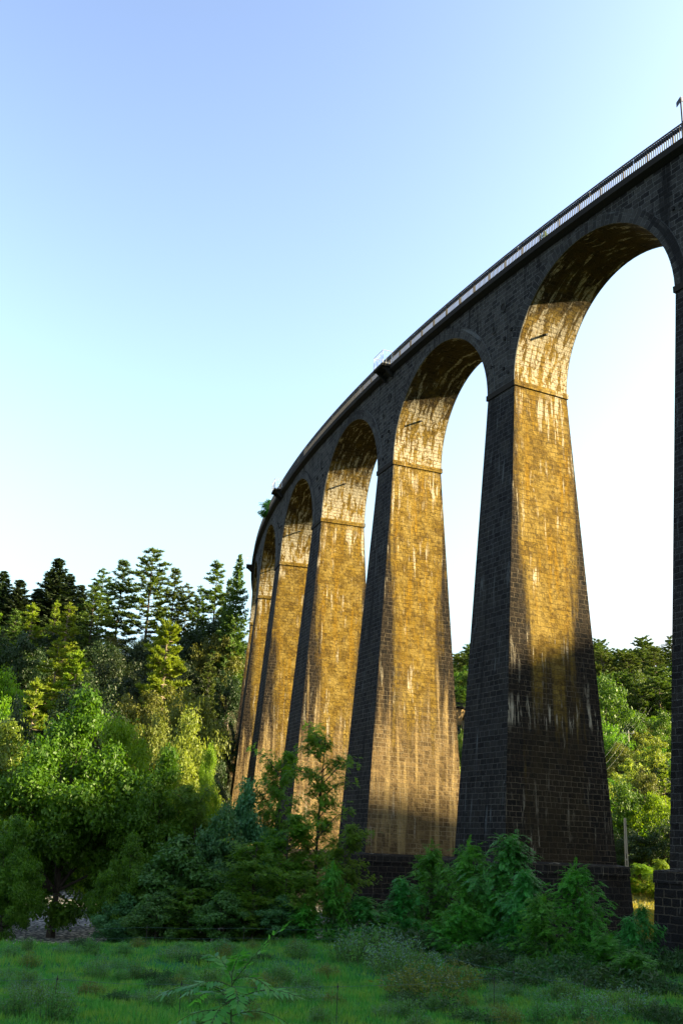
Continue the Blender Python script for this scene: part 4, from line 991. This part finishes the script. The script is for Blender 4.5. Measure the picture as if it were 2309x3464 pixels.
# the young tree of heaven close to the viewpoint
def ailanthus():
    x, y = polar(22.0, 13.2); z = ground(x, y); rng = np.random.default_rng(8)
    r = empty('sapling', (x, y, z-.05)); tag(r, 'young sapling with long pinnate leaves close up in the foreground meadow', 'sapling')
    rx, ry = rt.x, rt.y; mb = MB(); VV = []; H = 2.36
    def st(t): return Vector((rx*(.06*math.sin(t*5)-.05*t), ry*(.06*math.sin(t*5)-.05*t), H*t))
    mb.tube([st(i/10) for i in range(11)], [.028*(1-i/13) for i in range(11)], 6)
    # t on the stem, sideways, towards the viewer, upwards, length, droop
    for t, sx, sf, su, L, dr in ((.94, .55, .15, .85, .90, .25), (1., .25, .5, 1., .30, .5), (.97, -.35, -.2, .8, .45, .9), (.90, -.95, .1, .55, .88, .7), (.88, -.8, .2, .62, .80, .7), (.86, .8, .2, .62, .82, .6), (.84, .55, -.5, .55, .8, .6), (.96, .7, .4, .5, .6, .8), (.93, -.7, .5, .6, .6, .8), (.92, .2, .8, .5, .55, .9), (.87, -.6, -.6, .5, .7, .8), (.86, -.3, .9, .25, .65, .8), (.81, -.8, .5, .40, .85, .7), (.80, .9, -.3, .42, .80, .7), (.78, .3, .9, .05, .7, .6), (.76, -1., 0, .30, .9, .7), (.74, 1., .2, .32, .9, .7), (.70, -.7, .6, .1, .8, .5), (.62, .9, .4, .05, .7, .6)):
        p = st(t); d = Vector((rx*sx-ry*-sf*0, ry*sx, 0))+Vector((-fw.x, -fw.y, 0))*sf+Vector((0, 0, su)); d.normalize()
        npair = 13; V = frond_cards(rng, p, d, L, npair, .18, .058, dr); VV.append(V)
        q = np.array(p); dd = np.array(d); pts = [p]
        for i in range(npair):
            dd = dd+np.array([0, 0, -dr/npair*1.6]); dd /= np.linalg.norm(dd); q = q+dd*L/npair; pts.append(Vector(q))
        mb.tube(pts, [.008*(1-.7*i/npair) for i in range(npair+1)], 4)
    V = np.concatenate(VV); link('leaves', np_mesh('leaves', V, np.arange(len(V)).reshape(-1, 4), M['leaf_ailanthus']), r); mb.build('stem', M['twig'], r)
ailanthus()
# plants rooted in the viaduct
c = cyl(3.5*DS, OC-.05, zdeck(3.5*DS)-.35)
plant('shrub2', 'wall_shrub', 'shrub', 'small bush growing out of the far parapet of the viaduct', c.x, c.y, 2.1, 2.2, 1.0, None, c.z)
c = cyl(-.30*DS, OC-.32, ZD-.02)
plant('shrublit', 'wall_weed', 'weed', 'tiny green weed growing through the viaduct railing above the near arch', c.x, c.y, .75, .45, 1.0, None, c.z)
# ------------------------------------------------------------------ wire fences
def fence(lab, pts, hs, every):
    P = [Vector((*polar(a, d), 0)) for a, d in pts]; root = empty('wire_fence', (P[0].x, P[0].y, ground(P[0].x, P[0].y))); tag(root, lab, 'fence')
    o = root.location; tops = []
    for a, b in zip(P[:-1], P[1:]):
        n = max(1, int((b-a).length/every))
        for i in range(n): tops.append(a.lerp(b, i/n))
    tops.append(P[-1])
    for q in tops:
        g = ground(q.x, q.y); mb = MB(); mb.tube([(q.x-o.x, q.y-o.y, g-.2-o.z), (q.x-o.x, q.y-o.y, g+max(hs)+.08-o.z)], .010, 5)
        for h in hs: mb.tube([(q.x-o.x, q.y-o.y, g+h-.03-o.z), (q.x-o.x, q.y-o.y, g+h+.03-o.z)], .022, 6)
        mb.build('fence_post', M['fpost'], root)
    for h in hs:
        mb = MB(); L = []
        for i, q in enumerate(tops):
            L.append(Vector((q.x-o.x, q.y-o.y, ground(q.x, q.y)+h-o.z)))
            if i < len(tops)-1: m_ = q.lerp(tops[i+1], .5); L.append(Vector((m_.x-o.x, m_.y-o.y, (ground(q.x, q.y)+ground(tops[i+1].x, tops[i+1].y))/2+h-.05-o.z)))
        mb.tube(L, .004, 4); mb.build('fence_wire', M['wire'], root)
fence('thin wire fence on slim dark posts across the near meadow', [(8.5, 28.6), (12.8, 28.6), (19, 28.4), (27, 28.8), (35, 33)], [.85], 6)
fence('two strand wire fence along the far edge of the meadow under the trees', [(11, 47.5), (17, 47.5), (22, 47.8), (27, 48)], [.35, .75], 5)
fence('wire fence strand sloping in front of the shrubs by the shaded pier', [(32.5, 39), (36, 36), (39.5, 34)], [.75], 7)
# ------------------------------------------------------------------ power line on the right slope
def power_pole(lab, az, d, ztop):
    x, y = polar(az, d); g = ground(x, y); r = empty('power_pole', (x, y, g)); tag(r, lab, 'power pole', 'power poles on the right slope'); H = ztop-g
    mb = MB(); mb.tube([(0, 0, -.6), (0, 0, H)], [.14, .09], 8); mb.build('pole', M['concrete'], r)
    mb = MB(); mb.box((0, 0, H-.35), (2.2, .10, .10), R_(-20)); mb.build('crossarm', M['cable'], r); A = []
    for u in (-1.0, 0, 1.0):
        q = Vector((u*math.cos(R_(-20)), u*math.sin(R_(-20)), H-.28)); mb = MB(); mb.tube([q, q+Vector((0, 0, .12)), q+Vector((0, 0, .24)), q+Vector((0, 0, .42))], [.04, .08, .04, .07], 8)
        mb.build('insulator', M['ceramic'], r); A.append(Vector((x, y, g))+q+Vector((0, 0, .4)))
    return A
pa = power_pole('upper concrete power pole with crossarm near the pines on the right slope', 44.1, 250, 11.8)
pb = power_pole('lower concrete power pole with crossarm amid trees on the right slope', 42.2, 195, -7.2)
pc = power_pole('concrete power pole down behind the shaded pier at the foot of the slope', 39.6, 130, -21.0)
for lab, A, B_ in (('three cables hanging between the two power poles on the right slope', pa, pb), ('three cables running down from the lower power pole behind the shaded pier', pb, pc)):
    mb = MB()
    for a, b in zip(A, B_):
        L = [a.lerp(b, i/12)-Vector((0, 0, 4*(i/12)*(1-i/12)*1.2)) for i in range(13)]; mb.tube([p-A[0] for p in L], .009, 4)
    o = mb.build('power_cable', M['cable']); o.location = A[0]; tag(o, lab, 'cable', 'power cables on the right slope')
x, y = polar(41.82, 84); g = ground(x, y); r = empty('concrete_pole', (x, y, g), R_(-35)); tag(r, 'pale slotted concrete pole standing right of the shaded pier', 'pole')
H = 7.55; mb = MB()
for sx in (-1, 1): mb.box8([(sx*.13-.04, -.10, -.6), (sx*.13+.04, -.10, -.6), (sx*.13+.04, .10, -.6), (sx*.13-.04, .10, -.6), (sx*.05-.035, -.07, H), (sx*.05+.035, -.07, H), (sx*.05+.035, .07, H), (sx*.05-.035, .07, H)])
nr = 15
for i in range(nr+1):
    z = .05+(H-.15)*i/nr; w_ = .13+(.05-.13)*z/H; mb.box((0, 0, z+.05), (2*w_-.02, .10, .12))
mb.box((0, 0, H*.83), (.16, .07, H*.33)); mb.build('pole', M['concrete'], r)
mb = MB(); mb.tube([(.05, -.08, H-.5), (.22, -.08, H-.5)], .02, 5); mb.build('hook', M['iron'], r)
